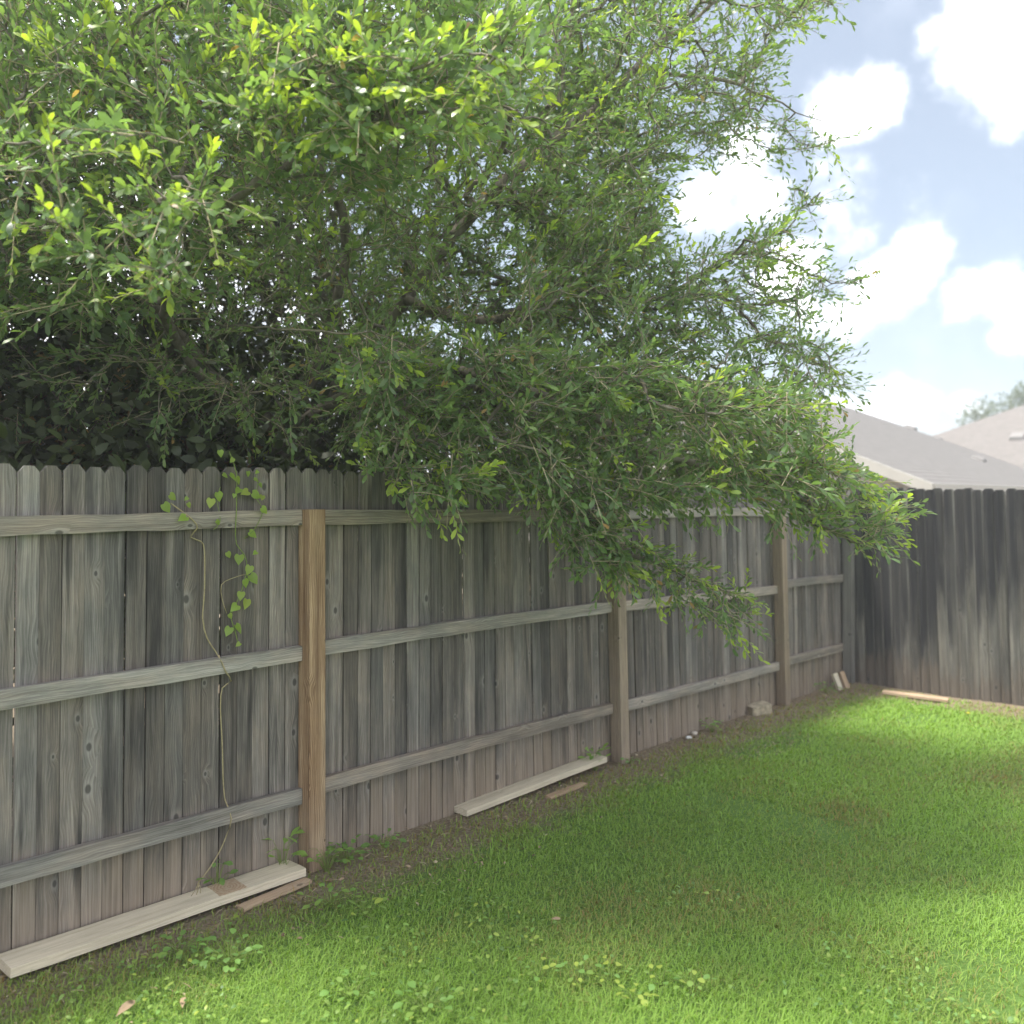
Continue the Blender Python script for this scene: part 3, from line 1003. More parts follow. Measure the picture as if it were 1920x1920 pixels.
# hero leaves: the nearest in-frame ones are parts of their own
ldep = (base - CAM) @ FW
lpx = 960 + F * ((base - CAM) @ RT) / ldep
lpy = HOR - F * (base[:, 2] - CAM[2]) / ldep
vis = keep & (lpx > 10) & (lpx < 1910) & (lpy > 10) & (lpy < 1250)
fac = np.abs(np.einsum('ij,ij->i', ln, unit(base - CAM)))
score = np.where(vis, ll / ldep * (0.35 + fac) * (1 + 0.25 * yl), 0)
hero = np.argsort(-score)[:300]
keep[hero] = False
hm = [hero_leaf_mesh('leaf', M_LEAF, yv, rv, 'oak', i) for i, (yv, rv) in enumerate(((0.0, .3), (.0, .8), (.25, .5), (.6, .5), (.9, .4), (.05, .55)))]
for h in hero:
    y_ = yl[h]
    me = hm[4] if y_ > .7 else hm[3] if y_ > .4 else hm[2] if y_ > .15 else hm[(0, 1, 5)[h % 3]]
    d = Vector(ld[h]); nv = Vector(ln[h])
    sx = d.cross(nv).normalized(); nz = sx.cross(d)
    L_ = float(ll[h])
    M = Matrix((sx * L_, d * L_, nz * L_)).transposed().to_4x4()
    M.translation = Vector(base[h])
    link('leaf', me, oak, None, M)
kk = np.where(keep)[0]
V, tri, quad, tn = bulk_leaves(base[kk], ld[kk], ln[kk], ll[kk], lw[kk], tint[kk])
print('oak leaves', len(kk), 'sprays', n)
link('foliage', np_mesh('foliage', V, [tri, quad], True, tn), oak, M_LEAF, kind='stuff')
# twigs of the sprays
q4 = np.array([0, .33, .66, 1.0])
tp = S0[:, None] + sdir[:, None] * (slen[:, None] * q4[None])[:, :, None]
tp[:, :, 2] -= (droop * slen)[:, None] * q4[None] ** 2
A_ = tp[:, :-1].reshape(-1, 3); B_ = tp[:, 1:].reshape(-1, 3)
ra = np.tile(np.array([.0019, .0016, .0012]), n); rb = np.tile(np.array([.0016, .0012, .0007]), n)
nr_ = np.repeat(1 + .7 * np.clip((4.8 - dep) / .8, 0, 1), 3)
V, fq = np_tubes(A_, B_, ra * nr_, rb * nr_, 3)
m_twig = simple('twig_bark', (0.34, 0.29, 0.19), .85, .2, 60)
link('twigs', np_mesh('twigs', V, [fq], True), oak, m_twig, kind='stuff')

# ------------------------------------------------------------------ darker trees behind, beyond the fence
def back_tree(name, base_xy, h, lobes, nspray, label, leaf_l, mat, barkm, dead=0.0, K=16, seed=1, tw=0.34, group=None, r0=0.10):
    r = np.random.default_rng(seed)
    gx_, gy_ = base_xy
    g0 = float(gz(gx_, gy_))
    b0 = np.array([gx_, gy_, g0 - .05])
    tr = empty(name, (gx_, gy_, g0), label, 'tree', group)
    pts = []
    wsum = sum(l[6] for l in lobes)
    for (cx, cy, cz, rx, ry, rz, w) in lobes:
        m_ = int(nspray * w / wsum)
        u = unit(r.normal(0, 1, (m_, 3))) * (r.random((m_, 1)) ** 0.45)
        pts.append(np.array([[cx, cy, cz]]) + u * np.array([[rx, ry, rz]]))
    pts = np.concatenate(pts)
    pts = pts[pts[:, 2] > g0 + .12]
    if name != 'distant_tree':
        pts = pts[pts[:, 0] < -0.25]
    top = max(l[2] + l[5] * .5 for l in lobes)
    limbs_ = [(None, [b0, b0 + np.array([.05, .03, h * .4]), b0 + np.array([0.0, .1, h])])]
    nd, pr, nl_, od = grow(limbs_, pts, 0.25)
    c_ = np.ones(len(nd)); c_[:nl_] = .2
    for j in reversed(od): c_[pr[j]] += c_[j]
    for j in range(nl_ - 1, 0, -1): c_[pr[j]] += c_[j]
    rd = np.minimum(0.004 * c_ ** .42, r0)
    mb = MB(); mb.tube([nd[j] for j in range(nl_)], [float(q) for q in np.linspace(r0, r0 * .45, nl_)], 10)
    link('trunk', mb.mesh('trunk', barkm, True), tr)
    ed = np.arange(nl_, len(nd))
    V, f = np_tubes(nd[pr[ed]], nd[ed], np.minimum(rd[pr[ed]], rd[ed] * 1.3), rd[ed], 4)
    link('branches', np_mesh('branches', V, [f], True), tr, barkm, kind='stuff')
    n_ = len(ed)
    dr = unit(unit(nd[ed] - nd[pr[ed]]) + r.normal(0, .45, (n_, 3)) + np.array([0, 0, .1]))
    sl = r.uniform(tw * .6, tw * 1.2, n_)
    t_ = (np.arange(K) + .5) / K
    ps = (nd[ed] - dr * (sl * .4)[:, None])[:, None] + dr[:, None] * (sl[:, None] * t_[None])[:, :, None]
    ps = ps.reshape(-1, 3)
    N_ = len(ps)
    tg = np.repeat(dr, K, 0)
    an = np.tile(np.arange(K), n_) * 2.4 + r.uniform(0, 1, N_)
    a_ = unit(np.cross(tg, np.array([[.1, .05, 1.]]))); b_ = np.cross(a_, tg)
    rdv = a_ * np.cos(an)[:, None] + b_ * np.sin(an)[:, None]
    d_ = unit(tg * .7 + rdv * .7 + r.normal(0, .15, (N_, 3)))
    nn = unit(np.array([[0, 0, .8]]) + r.normal(0, .5, (N_, 3)))
    L_ = r.uniform(.7, 1.2, N_) * leaf_l
    tn_ = np.stack([r.random(N_) ** 4 * .5, r.random(N_), np.where(np.repeat(r.random(n_), K) < dead, 1.0, r.random(N_) * .98)], 1)
    V, tri, quad, tt_ = bulk_leaves(ps, d_, nn, L_, L_ * .4, tn_)
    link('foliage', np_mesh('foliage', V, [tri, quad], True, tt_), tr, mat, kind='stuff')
    return tr


back_tree('cedar_tree', (-1.9, 1.4), 3.6, [(-2.5, 1.6, 2.6, 1.3, 2.0, 2.2, 1.0), (-2.3, 0.0, 3.2, 1.3, 1.6, 2.2, .7), (-1.9, 2.2, 1.7, .9, 1.5, 1.0, .7), (-2.9, 3.2, 4.3, 1.2, 1.5, 1.5, .6), (-2.6, 1.0, 2.0, 1.1, 2.6, 1.2, 1.1)], 7500,
          'dark dense evergreen with brown inner twigs behind the near left stretch of grey fence', 0.064, M_DLEAF, M_BARK_RED, dead=.10, seed=3)
back_tree('shrub_tree', (-2.6, 4.4), 2.6, [(-2.6, 4.2, 2.2, 1.3, 1.6, 1.6, 1.0), (-2.9, 4.3, 3.9, 1.1, 1.5, 1.1, .6), (-2.3, 5.6, 1.7, 1.0, 1.2, 1.1, .35), (-2.3, 3.9, 2.0, .9, 1.4, .9, .5)], 3000,
          'dark bushy tree low behind the middle of the grey fence', 0.055, M_DLEAF, M_BARK, dead=.02, seed=4)

# undergrowth added behind the fence to block light through the gaps
n = 32000
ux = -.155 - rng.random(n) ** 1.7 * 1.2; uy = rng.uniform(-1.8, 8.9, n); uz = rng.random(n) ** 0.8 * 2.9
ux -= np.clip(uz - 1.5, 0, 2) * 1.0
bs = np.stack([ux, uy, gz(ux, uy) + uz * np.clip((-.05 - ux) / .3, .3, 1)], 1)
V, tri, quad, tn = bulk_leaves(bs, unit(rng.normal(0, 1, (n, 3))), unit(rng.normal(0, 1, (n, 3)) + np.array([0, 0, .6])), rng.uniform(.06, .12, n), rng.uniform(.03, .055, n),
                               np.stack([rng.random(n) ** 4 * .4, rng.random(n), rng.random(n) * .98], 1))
o = link('backing', np_mesh('backing', V, [tri, quad], True, tn), None, M_DLEAF, kind='stuff')
tag(o, 'added dark leafy undergrowth growing just behind the grey fence', 'backing')

# ------------------------------------------------------------------ vine on the fence
vine = empty('vine', (0.02, 2.05, float(gz(0.1, 2.05))), 'thin climbing vine with heart-shaped leaves trailing down the grey pickets', 'vine')
m_stem = simple('vine_stem', (0.30, 0.25, 0.14), .8, .15, 60)
m_gstem = simple('green_stem', (0.16, 0.22, 0.05), .7, .15, 60)


def c3(x, y): return (x / 3, 860 + y / 3)


def vx(py):  # stand-off from the pickets: over the rails
    return 0.012


def stem_pts(lst, X=0.016):
    out_ = []
    for (px, py) in lst:
        p_ = onx(px, py, X)
        zz = p_[2]; yy = p_[1]
        zr = [np.interp(yy, [0.1, 2.47], [a_, b_]) for a_, b_ in ((1.622, 1.642), (1.004, 1.006), (.365, .342))]
        if any(abs(zz - q_) < .06 for q_ in zr): p_ = onx(px, py, 0.046)
        out_.append(p_)
    return smooth_poly(out_, .03)


s1 = [c3(*q_) for q_ in [(1290, -40), (1330, 80), (1330, 200), (1330, 300), (1325, 380), (1330, 480), (1375, 540), (1390, 620), (1370, 700), (1350, 770), (1310, 850), (1300, 900), (1320, 960), (1340, 1040)]]
s2 = [c3(*q_) for q_ in [(960, 250), (1080, 340), (1110, 390), (1070, 440), (1130, 465), (1150, 520), (1150, 740), (1140, 900), (1165, 1010), (1210, 1080), (1250, 1150), (1270, 1200), (1300, 1250), (1250, 1290), (1240, 1400), (1250, 1600), (1255, 1800), (1262, 1890)]] + [(423, 1502), (434, 1535), (425, 1565), (415, 1590), (395, 1625), (372, 1655)]
s3 = [c3(*q_) for q_ in [(1380, 650), (1300, 675), (1245, 710), (1250, 790), (1275, 870)]]
s4 = [c3(*q_) for q_ in [(1240, 160), (1220, 230), (1240, 350), (1200, 400)]]
s5 = [c3(*q_) for q_ in [(1440, 70), (1450, 140), (1440, 220), (1480, 290), (1430, 400), (1375, 450)]]
for lst, rr_, mt in ((s1, .0022, m_gstem), (s2, .0030, m_stem), (s3, .0016, m_stem), (s4, .0014, m_gstem), (s5, .0015, m_gstem)):
    pp = stem_pts(lst)
    mb = MB(); mb.tube(pp, rr_, 5)
    link('stem', mb.mesh('stem', mt, True), vine)
# root frays
for dx, dy in ((-14, 26), (-6, 30), (4, 22)):
    p0 = onx(372, 1655, .05); p1 = onx(372 + dx, 1655 + dy, .06)
    mb = MB(); mb.tube([p0, (p0 + p1) / 2 + np.array([.01, 0, .005]), p1], [.0025, .0018, .001], 4)
    link('root', mb.mesh('root', m_stem, True), vine)
VL = [(1265, 95, 42), (1310, 105, 44), (1338, 122, 40), (1340, 180, 44), (1318, 208, 34), (1440, 120, 44), (1465, 150, 40), (1440, 205, 46), (1475, 218, -44), (1380, 190, -44), (1485, 290, 56), (970, 215, 52), (935, 275, 52),
      (1030, 335, 54), (1062, 262, 34), (1048, 225, 26), (1230, 212, 44), (1185, 248, -46), (1225, 358, 42), (1420, 425, 56), (1285, 540, 42), (1345, 565, 48), (1435, 530, 40), (1400, 625, 44), (1425, 675, 52), (1380, 700, 40),
      (1355, 770, 44), (1385, 815, -46), (1320, 838, 52), (1295, 885, 32), (1285, 970, 46), (1340, 955, 50), (1340, 1045, 42), (1395, 85, 36), (1445, 75, 30), (1305, 8, 36), (1430, -40, 30), (1240, -30, 32)]
vm = [hero_leaf_mesh('vine_leaf', M_VLEAF, yv, rv, 'heart', 40 + i) for i, (yv, rv) in enumerate(((.1, .5), (.0, .8), (.35, .5), (.85, .5)))]
for i, (cx, cy, s_) in enumerate(VL):
    px, py = c3(cx, cy)
    p_ = onx(px, py, random.uniform(0.03, 0.055) + (0.02 if abs(py - 965) < 25 else 0))
    sz = abs(s_) / 3 * np.linalg.norm(p_ - CAM) / F * random.uniform(.7, 1.25)
    d = Vector((random.uniform(-.1, .3), random.uniform(-.8, .8), random.uniform(-1, -.2))).normalized()
    nv = Vector((random.uniform(.6, 1), random.uniform(-.4, .3), random.uniform(.2, .8))).normalized()
    sx = d.cross(nv).normalized(); nz = sx.cross(d)
    M = Matrix((sx * sz, d * sz, nz * sz)).transposed().to_4x4()
    M.translation = Vector(p_) - d * sz * .4
    link('leaf', vm[3] if s_ < 0 else vm[i % 3], vine, None, M)

# ------------------------------------------------------------------ lawn
def vnoise(x, y, s, seed):
    r = np.random.default_rng(seed)
    g = r.random((64, 64))
    fx, fy = x * s, y * s
    ix, iy = np.floor(fx).astype(int), np.floor(fy).astype(int)
    tx, ty = fx - ix, fy - iy
    tx, ty = tx * tx * (3 - 2 * tx), ty * ty * (3 - 2 * ty)
    g00, g10, g01, g11 = g[ix % 64, iy % 64], g[(ix + 1) % 64, iy % 64], g[ix % 64, (iy + 1) % 64], g[(ix + 1) % 64, (iy + 1) % 64]
    return (g00 * (1 - tx) + g10 * tx) * (1 - ty) + (g01 * (1 - tx) + g11 * tx) * ty


def lawn_density(x, y):
    nz_ = (vnoise(x, y, 2.3, 1) - .5) * .34 + (vnoise(x, y, 7, 2) - .5) * .2
    edge = np.interp(y, [-2, 2.0, 2.6, 3.2, 5.0, 6.0, 7.5, 9], [.13, .15, .28, .33, .24, .22, .20, .16])
    a_ = np.clip((x + nz_ - edge + .10) / .42, 0.0, 1) ** 1.3
    b_ = np.clip((8.55 + nz_ * .8 - y) / .28, 0, 1)
    spot = np.clip(1.25 - 1.1 * np.clip((vnoise(x, y, 1.9, 5) - .68) * 5, 0, 1), .3, 1)
    return np.maximum(a_ * b_ * spot, .32 * np.clip((x - .05) / .1, 0, 1))


def scatter_lawn(n):
    x = rng.uniform(0.05, 7.5, n); y = rng.uniform(-1.8, 8.85, n)
    rel = np.stack([x - CAM[0], y - CAM[1]], 1)
    dp = rel @ FW[:2]
    px = 960 + F * (rel @ RT[:2]) / np.maximum(dp, .1)
    py = HOR + F * 1.75 / np.maximum(dp, .1)
    seen = (dp > .5) & (px > -120) & (px < 2040) & (py < 2050)
    wide = (dp > .3) & (px > -1500) & (px < 4200)
    d2 = np.where(seen, np.clip((3.2 / np.maximum(dp, .5)) ** 1.15, .25, 1), np.where(wide, .30, .07))
    ok = rng.random(n) < d2 * lawn_density(x, y)
    return x[ok], y[ok], dp[ok], np.where(seen, 1.0, 1.8)[ok]


gx_, gy_, gd, gw_ = scatter_lawn(1150000)
n = len(gx_)
print('grass blades', n)
patch = vnoise(gx_, gy_, .9, 8)
patch2 = vnoise(gx_, gy_, 3.1, 9)
hgt = rng.uniform(.016, .042, n) * (.60 + .60 * patch) * np.where(rng.random(n) < .03, 1.7, 1)
wid = np.clip(.0022 + .00075 * np.maximum(np.hypot(gx_ - CAM[0], gy_ - CAM[1]) - 2.4, 0), .0022, .0065) * gw_ * rng.uniform(.8, 1.3, n)
th = rng.uniform(0, 2 * math.pi, n)
bend = rng.uniform(.4, 1.5, n)
comb_ = np.array([.25, .15])
dx, dy = np.cos(th) * bend + comb_[0] * .6, np.sin(th) * bend + comb_[1] * .6
z0 = gz(gx_, gy_)
B0 = np.stack([gx_, gy_, z0 - .004], 1)
sx_, sy_ = -np.sin(th), np.cos(th)
S = np.stack([sx_, sy_, np.zeros(n)], 1)
mid = B0 + np.stack([dx * hgt * .35, dy * hgt * .35, hgt * .62], 1)
tip = B0 + np.stack([dx * hgt * 1.0, dy * hgt * 1.0, hgt * (1.05 - .25 * bend)], 1)
w_ = wid[:, None]
V = np.stack([B0 - S * w_ * .5, B0 + S * w_ * .5, mid - S * w_ * .45, mid + S * w_ * .45, tip], 1).reshape(-1, 3)
o = np.arange(n)[:, None] * 5
quad = o + np.array([[0, 1, 3, 2]]); tri = o + np.array([[2, 3, 4]])
dry = np.clip((patch2 - .50) * 1.0, 0, .35) + np.clip((vnoise(gx_, gy_, 1.4, 31) - .52) * 2.0, 0, .6) * np.clip((gx_ - .8) / .8, 0, 1) + np.clip(.62 - gx_, 0, .5) * 1.6
yng = np.clip(rng.random(n) ** 6 * .6 + dry * rng.random(n) * 1.3, 0, 1)
tn = np.stack([yng, np.clip(rng.random(n) * .4 + .65 * patch, 0, 1), np.where(rng.random(n) < dry * .2, 1.0, .2)], 1)
link('grass', np_mesh('grass', V, [quad, tri], False, np.repeat(tn, 5, 0)), None, M_GRASS, kind='stuff')
tag(bpy.data.objects['grass'], 'mown green lawn grass, shaded near the fence and sunny at the back', 'grass')

# leaf litter and dead straw on the bare strip
n = 17000
lx = rng.uniform(.02, .75, n); ly = rng.uniform(-1.5, 8.6, n)
e2 = rng.random(n) < .25
lx[e2] = rng.uniform(.05, 5, e2.sum()); ly[e2] = rng.uniform(8.2, 8.9, e2.sum())
ok = rng.random(n) < (1 - lawn_density(lx, ly) * .92)
lx, ly = lx[ok], ly[ok]; n = len(lx)
base_l = np.stack([lx, ly, gz(lx, ly) + rng.uniform(.002, .014, n)], 1)
th = rng.uniform(0, 6.28, n)
dl = unit(np.stack([np.cos(th), np.sin(th), rng.normal(0, .18, n)], 1))
nl2 = unit(np.array([[0, 0, 1.]]) + rng.normal(0, .35, (n, 3)))
straw = rng.random(n) < .68
L_ = np.where(straw, rng.uniform(.02, .065, n), rng.uniform(.012, .030, n))
W_ = np.where(straw, L_ * .07, L_ * .42)
m, k, out = material('dead_leaf')
at = k.new('ShaderNodeAttribute', attribute_name='tint')
p = principled(k, k.ramp(k.sep(at.outputs['Vector'])[1], [(0, (.10, .065, .04)), (.35, (.24, .165, .10)), (.75, (.33, .25, .16)), (1, (.44, .37, .25))]), .85)
k.l.new(p.outputs[0], out.inputs[0])
M_DEAD = m
V, tri, quad, tn = bulk_leaves(base_l, dl, nl2, L_, W_, np.stack([np.zeros(n), rng.random(n), np.zeros(n)], 1), .25)
o = link('leaf_litter', np_mesh('leaf_litter', V, [tri, quad], True, tn), None, M_DEAD, kind='stuff')
tag(o, 'dry brown leaves and straw on the bare strip along the fence foot', 'leaf litter')

# single dead leaves on the lawn
dm = hero_leaf_mesh('dead_leaf', M_DEAD, 0, .55, 'oak', 77)
for px, py, s_, lab, az in ((236, 1888, .085, 'large tan dead leaf on the grass in the near left corner', 1.9), (343, 1878, .06, 'narrow curled dead leaf on the grass right of the large tan one', 2.6), (1042, 1722, .040, 'small reddish dead leaf alone in the middle of the lawn', .4),
                           (640, 1648, .03, 'tiny rust-coloured dead leaf on soil right of the orange-brown post', 1.2)):
    p_ = onground(px, py, .03)
    d = Vector((math.cos(az), math.sin(az), .25)).normalized(); nv = Vector((.5, -.4, .8)).normalized()
    sx = d.cross(nv).normalized(); nz = sx.cross(d)
    M = Matrix((sx * s_ * .85, d * s_, nz * s_ * 1.6)).transposed().to_4x4()
    M.translation = Vector(p_) - d * s_ * .5
    o = link('dead_leaf', dm, None, None, M)
    tag(o, lab, 'leaf')

# ------------------------------------------------------------------ weeds
wm = [hero_leaf_mesh('weed_leaf', M_WEED, yv, rv, 'round', 60 + i) for i, (yv, rv) in enumerate(((.0, .4), (.0, .8), (.2, .7), (.65, .6)))]
wo_ = [hero_leaf_mesh('weed_leaf', M_WEED, yv, rv, 'oak', 70 + i) for i, (yv, rv) in enumerate(((.0, .5), (.15, .8), (.55, .6)))]


def weed(px, py, spread, h, n, size, label, meshes, seed, tall=False, foot=None):
    r = random.Random(seed)
    p_ = onground(px, py)
    if foot:
        r_ = ray(px, py)
        p_ = np.array([foot, (foot - CAM[0]) * r_[1] / r_[0], 0.0])
        p_[2] = gz(p_[0], p_[1])
    w = empty('weed', tuple(p_), label, 'weed')
    mb = MB()
    for i in range(n):
        az = i * 2.4 + r.uniform(-.3, .3)
        rr_ = spread * math.sqrt((i + .5) / n)
        hz = h * r.uniform(.45, 1.0)
        tip_ = Vector((p_[0] + rr_ * math.cos(az), p_[1] + rr_ * math.sin(az), p_[2] + hz))
        mb.tube([Vector(p_) + Vector((0, 0, -.01)), Vector(p_).lerp(tip_, .5) + Vector((0, 0, hz * .2)), tip_], [.0016, .0013, .001], 4, False)
        d = Vector((math.cos(az), math.sin(az), r.uniform(-.2, .5 if not tall else 1.2))).normalized()
        nv = Vector((r.uniform(-.4, .4), r.uniform(-.4, .4), 1)).normalized()
        sx = d.cross(nv).normalized(); nz = sx.cross(d)
        s_ = size * r.uniform(.7, 1.25)
        M = Matrix((sx * s_, d * s_, nz * s_)).transposed().to_4x4()
        M.translation = tip_
        link('leaf', r.choice(meshes), w, None, M)
    link('stem', mb.mesh('stem', m_gstem, True), w)
    return w


weed(612, 1612, .09, .12, 26, .04, 'leafy weed growing round the foot of the orange-brown post', [wm[1], wm[2], wo_[1]], 1, foot=0.125)
weed(530, 1600, .06, .19, 14, .07, 'grassy weed sprouting behind the long plank left of the orange-brown post', [wo_[0], wo_[1]], 2, True, foot=0.03)
weed(650, 1585, .11, .07, 30, .036, 'low dark green weed at the fence foot right of the orange-brown post', [wm[0], wm[1]], 3, foot=0.09)
weed(720, 1572, .08, .06, 20, .034, 'small low weed at the fence foot further right of the dark green one', [wm[0], wm[1]], 4, foot=0.09)
weed(408, 1655, .06, .17, 14, .055, 'weed rising behind the middle of the long plank by the vine root', [wm[0], wo_[0]], 5, foot=0.02)
weed(1115, 1412, .07, .14, 18, .06, 'wispy weed at the fence foot left of the weathered brown post', [wo_[0], wo_[1]], 6, True, foot=0.05)
weed(1180, 1405, .05, .05, 10, .035, 'small weed right of the weathered brown post foot', [wo_[0], wm[0]], 7, foot=0.12)
weed(1335, 1372, .08, .09, 16, .04, 'bright weed at the fence foot between the stones and the pale block', [wm[1], wo_[1]], 8, foot=0.08)
weed(1550, 1290, .12, .08, 16, .05, 'low weed patch under the fence left of the leaning offcuts', [wo_[0], wo_[1]], 9, foot=0.1)
weed(430, 1812, .11, .075, 30, .032, 'bluish green lobed weed in the lawn below the long plank', [wm[0], wm[1]], 10)
weed(335, 1790, .09, .06, 20, .035, 'bright green weed in the lawn left of the bluish green one', [wm[1], wm[2]], 11)
weed(620, 1700, .12, .07, 24, .034, 'clump of fresh weed at the lawn edge right of the orange-brown post', [wm[2], wm[1], wo_[1]], 12)
weed(685, 1720, .07, .06, 12, .034, 'pale broad-leaved weed in the lawn, right of the fresh clump', [wm[2], wm[3]], 13)
YW = [(1010, 1838, 'first'), (1080, 1842, 'second'), (1145, 1842, 'third'), (1240, 1850, 'fourth'), (1300, 1862, 'last')]
for i, (px, py, nm) in enumerate(YW):
    weed(px, py, .07, .06, 11, .027, 'yellowish broad-leaved weed in the near lawn, %s from the left in its row' % nm, [wm[3], wm[2], wm[1]], 20 + i)['group'] = 'yellowish weeds in the near lawn'
weed(1190, 1880, .05, .05, 9, .03, 'single yellow weed just in front of the row of yellowish weeds', [wm[3]], 30)
weed(800, 1800 + 95, .10, .06, 18, .034, 'green broad-leaved weed at the near edge of the lawn, bottom centre', [wm[1], wm[2]], 31)
weed(660, 1868, .09, .05, 16, .03, 'small green weed left of the bottom centre weed', [wm[1], wm[2]], 32)
# scattered clover-like leaves in the near grass
n = 5200
cx = rng.uniform(.3, 3.4, n); cy = rng.uniform(0.0, 3.6, n)
ok = (rng.random(n) < np.clip((vnoise(cx, cy, 2.6, 21) - .44) * 4, 0.03, 1)) & (lawn_density(cx, cy) > .4)
cx, cy = cx[ok], cy[ok]; n = len(cx)
bs = np.stack([cx, cy, gz(cx, cy) + rng.uniform(.018, .045, n)], 1)
th = rng.uniform(0, 6.28, n)
V, tri, quad, tn = bulk_leaves(bs, unit(np.stack([np.cos(th), np.sin(th), rng.normal(.1, .25, n)], 1)), unit(np.array([[0, 0, 1.]]) + rng.normal(0, .3, (n, 3))), rng.uniform(.012, .030, n), rng.uniform(.010, .019, n),
                               np.stack([rng.random(n) ** 3 * .7, rng.random(n), np.zeros(n)], 1))
o = link('clover', np_mesh('clover', V, [tri, quad], True, tn), None, M_WEED, kind='stuff')
tag(o, 'small clover-like leaves sprinkled through the near lawn', 'clover')
# tiny yellow flower
p_ = onground(1815, 1338, .03)
m_y = simple('yellow_petal', (0.65, 0.50, 0.04), .6, .1, 60)
fl = empty('flower', tuple(p_), 'single small yellow flower in the grass before the dark fence', 'flower')
mb = MB()
for i in range(7):
    t = i * 2 * math.pi / 7
    mb.add([(0, 0, 0), (.010 * math.cos(t - .3), .010 * math.sin(t - .3), .006), (.030 * math.cos(t), .030 * math.sin(t), .008), (.010 * math.cos(t + .3), .010 * math.sin(t + .3), .006)], [(0, 1, 2, 3)])
link('petals', mb.mesh('petals', m_y), fl, None, Matrix.Translation(Vector(p_)))
mb = MB(); mb.tube([(0, 0, -.05), (0, 0, 0)], .002, 5)
link('stem', mb.mesh('stem', m_gstem), fl, None, Matrix.Translation(Vector(p_)))

# ------------------------------------------------------------------ houses beyond
def shingle_mat(name, c):
    m, k, out = material(name)
    tc = k.new('ShaderNodeTexCoord')
    ob = tc.outputs['Object']
    a_ = k.noise(ob, 6, 4, .6); b_ = k.noise(k.vmath('MULTIPLY', ob, (3, 3, 12)), 1.0, 3)
    s_ = k.noise(ob, 45, 2)
    h_ = k.math('ADD', k.math('MULTIPLY', a_, .4), k.math('ADD', k.math('MULTIPLY', b_, .3), k.math('MULTIPLY', s_, .3)))
    p = principled(k, k.ramp(h_, [(.3, tuple(q * .8 for q in c)), (.7, tuple(q * 1.2 for q in c))]), .9, None, .15)
    k.l.new(p.outputs[0], out.inputs[0])
    return m


M_SH1 = shingle_mat('brown_grey_shingle', (0.150, 0.142, 0.134))
M_SH2 = shingle_mat('rosy_grey_shingle', (0.170, 0.156, 0.145))
M_SIDE = simple('beige_siding', (0.37, 0.345, 0.31), .8, .06, 3)
M_TRIM = simple('cream_trim', (0.36, 0.345, 0.31), .7, .04, 5)
M_VENT = simple('vent_metal', (0.20, 0.19, 0.18), .8, .06, 10)


def roof_plane(corners, courses=22, t=0.012):
    """corners: eave0, eave1, top1, top0 -> stepped shingle courses"""
    e0, e1, t1, t0 = [Vector(c) for c in corners]
    nrm = (e1 - e0).cross(t0 - e0).normalized()
    if nrm.z < 0: nrm = -nrm
    mb = MB()
    for i in range(courses):
        a0, a1 = i / courses, (i + 1) / courses + (.01 if i < courses - 1 else 0)
        p = [e0.lerp(t0, a0), e1.lerp(t1, a0), e1.lerp(t1, a1), e0.lerp(t0, a1)]
        lo = [p[0], p[1]]
        up = [p[0] + nrm * t, p[1] + nrm * t, p[2] + nrm * t * .25, p[3] + nrm * t * .25]
        mb.add(up + lo, [(0, 1, 2, 3), (4, 5, 1, 0)])
    return mb


# house with gable end facing the yard, ridge running away from us
GH = -0.55
hy0, hy1 = 16.0, 28.5
ex1, rx, ex0 = -1.38, -7.75, -14.1
ez, rz = 1.93, 4.52
house = empty('house', (-7.7, 16.3, GH), 'beige house with brown-grey gable roof just beyond the dark back fence', 'house')
mb = MB()
wy = hy0 + .4
x0, x1 = ex0 + .45, ex1 - .45
sl_ = (rz - ez) / (ex1 - rx)
zw = ez + .45 * sl_ - .08
mb.add([(x0, wy, GH), (x1, wy, GH), (x1, wy, zw), (rx, wy, rz - .1), (x0, wy, zw), (x0, hy1 - .4, GH), (x1, hy1 - .4, GH), (x1, hy1 - .4, zw), (rx, hy1 - .4, rz - .1), (x0, hy1 - .4, zw)],
       [(0, 1, 2, 3, 4), (9, 8, 7, 6, 5), (0, 4, 9, 5), (1, 6, 7, 2)])
link('wall', mb.mesh('wall', M_SIDE), house)
mb = roof_plane([(ex1, hy0, ez), (ex1, hy1, ez), (rx, hy1, rz), (rx, hy0, rz)], 34)
mb2 = roof_plane([(ex0, hy1, ez), (ex0, hy0, ez), (rx, hy0, rz), (rx, hy1, rz)], 34)
mb.add(mb2.v, mb2.f)
roof = link('roof', mb.mesh('roof', M_SH1), house)
for sx, xa in ((1, ex1), (-1, ex0)):
    mb = MB()
    dx_ = rx - xa
    for (ya) in (hy0 - .03,):
        mb.add([(xa, ya, ez - .18), (rx, ya, rz - .18), (rx, ya, rz + .02), (xa, ya, ez + .02), (xa, ya + .06, ez - .18), (rx, ya + .06, rz - .18), (rx, ya + .06, rz + .02), (xa, ya + .06, ez + .02)],
               [(0, 1, 2, 3), (7, 6, 5, 4), (0, 4, 5, 1), (3, 2, 6, 7), (0, 3, 7, 4), (1, 5, 6, 2)])
    link('rake_board', mb.mesh('rake_board', M_TRIM), house)
    mb = MB(); mb.box((xa - .03 if sx < 0 else xa - .0, hy0 + .04, ez - .17), (xa if sx < 0 else xa + .03, hy1, ez + .015))
    link('fascia', mb.mesh('fascia', M_TRIM), house)
    mb = MB(); mb.box((min(xa, xa - sx * .43), hy0 + .05, ez - .16), (max(xa, xa - sx * .43) - (.002 if sx > 0 else 0), hy1, ez - .13))
    link('soffit', mb.mesh('soffit', M_SIDE), house)


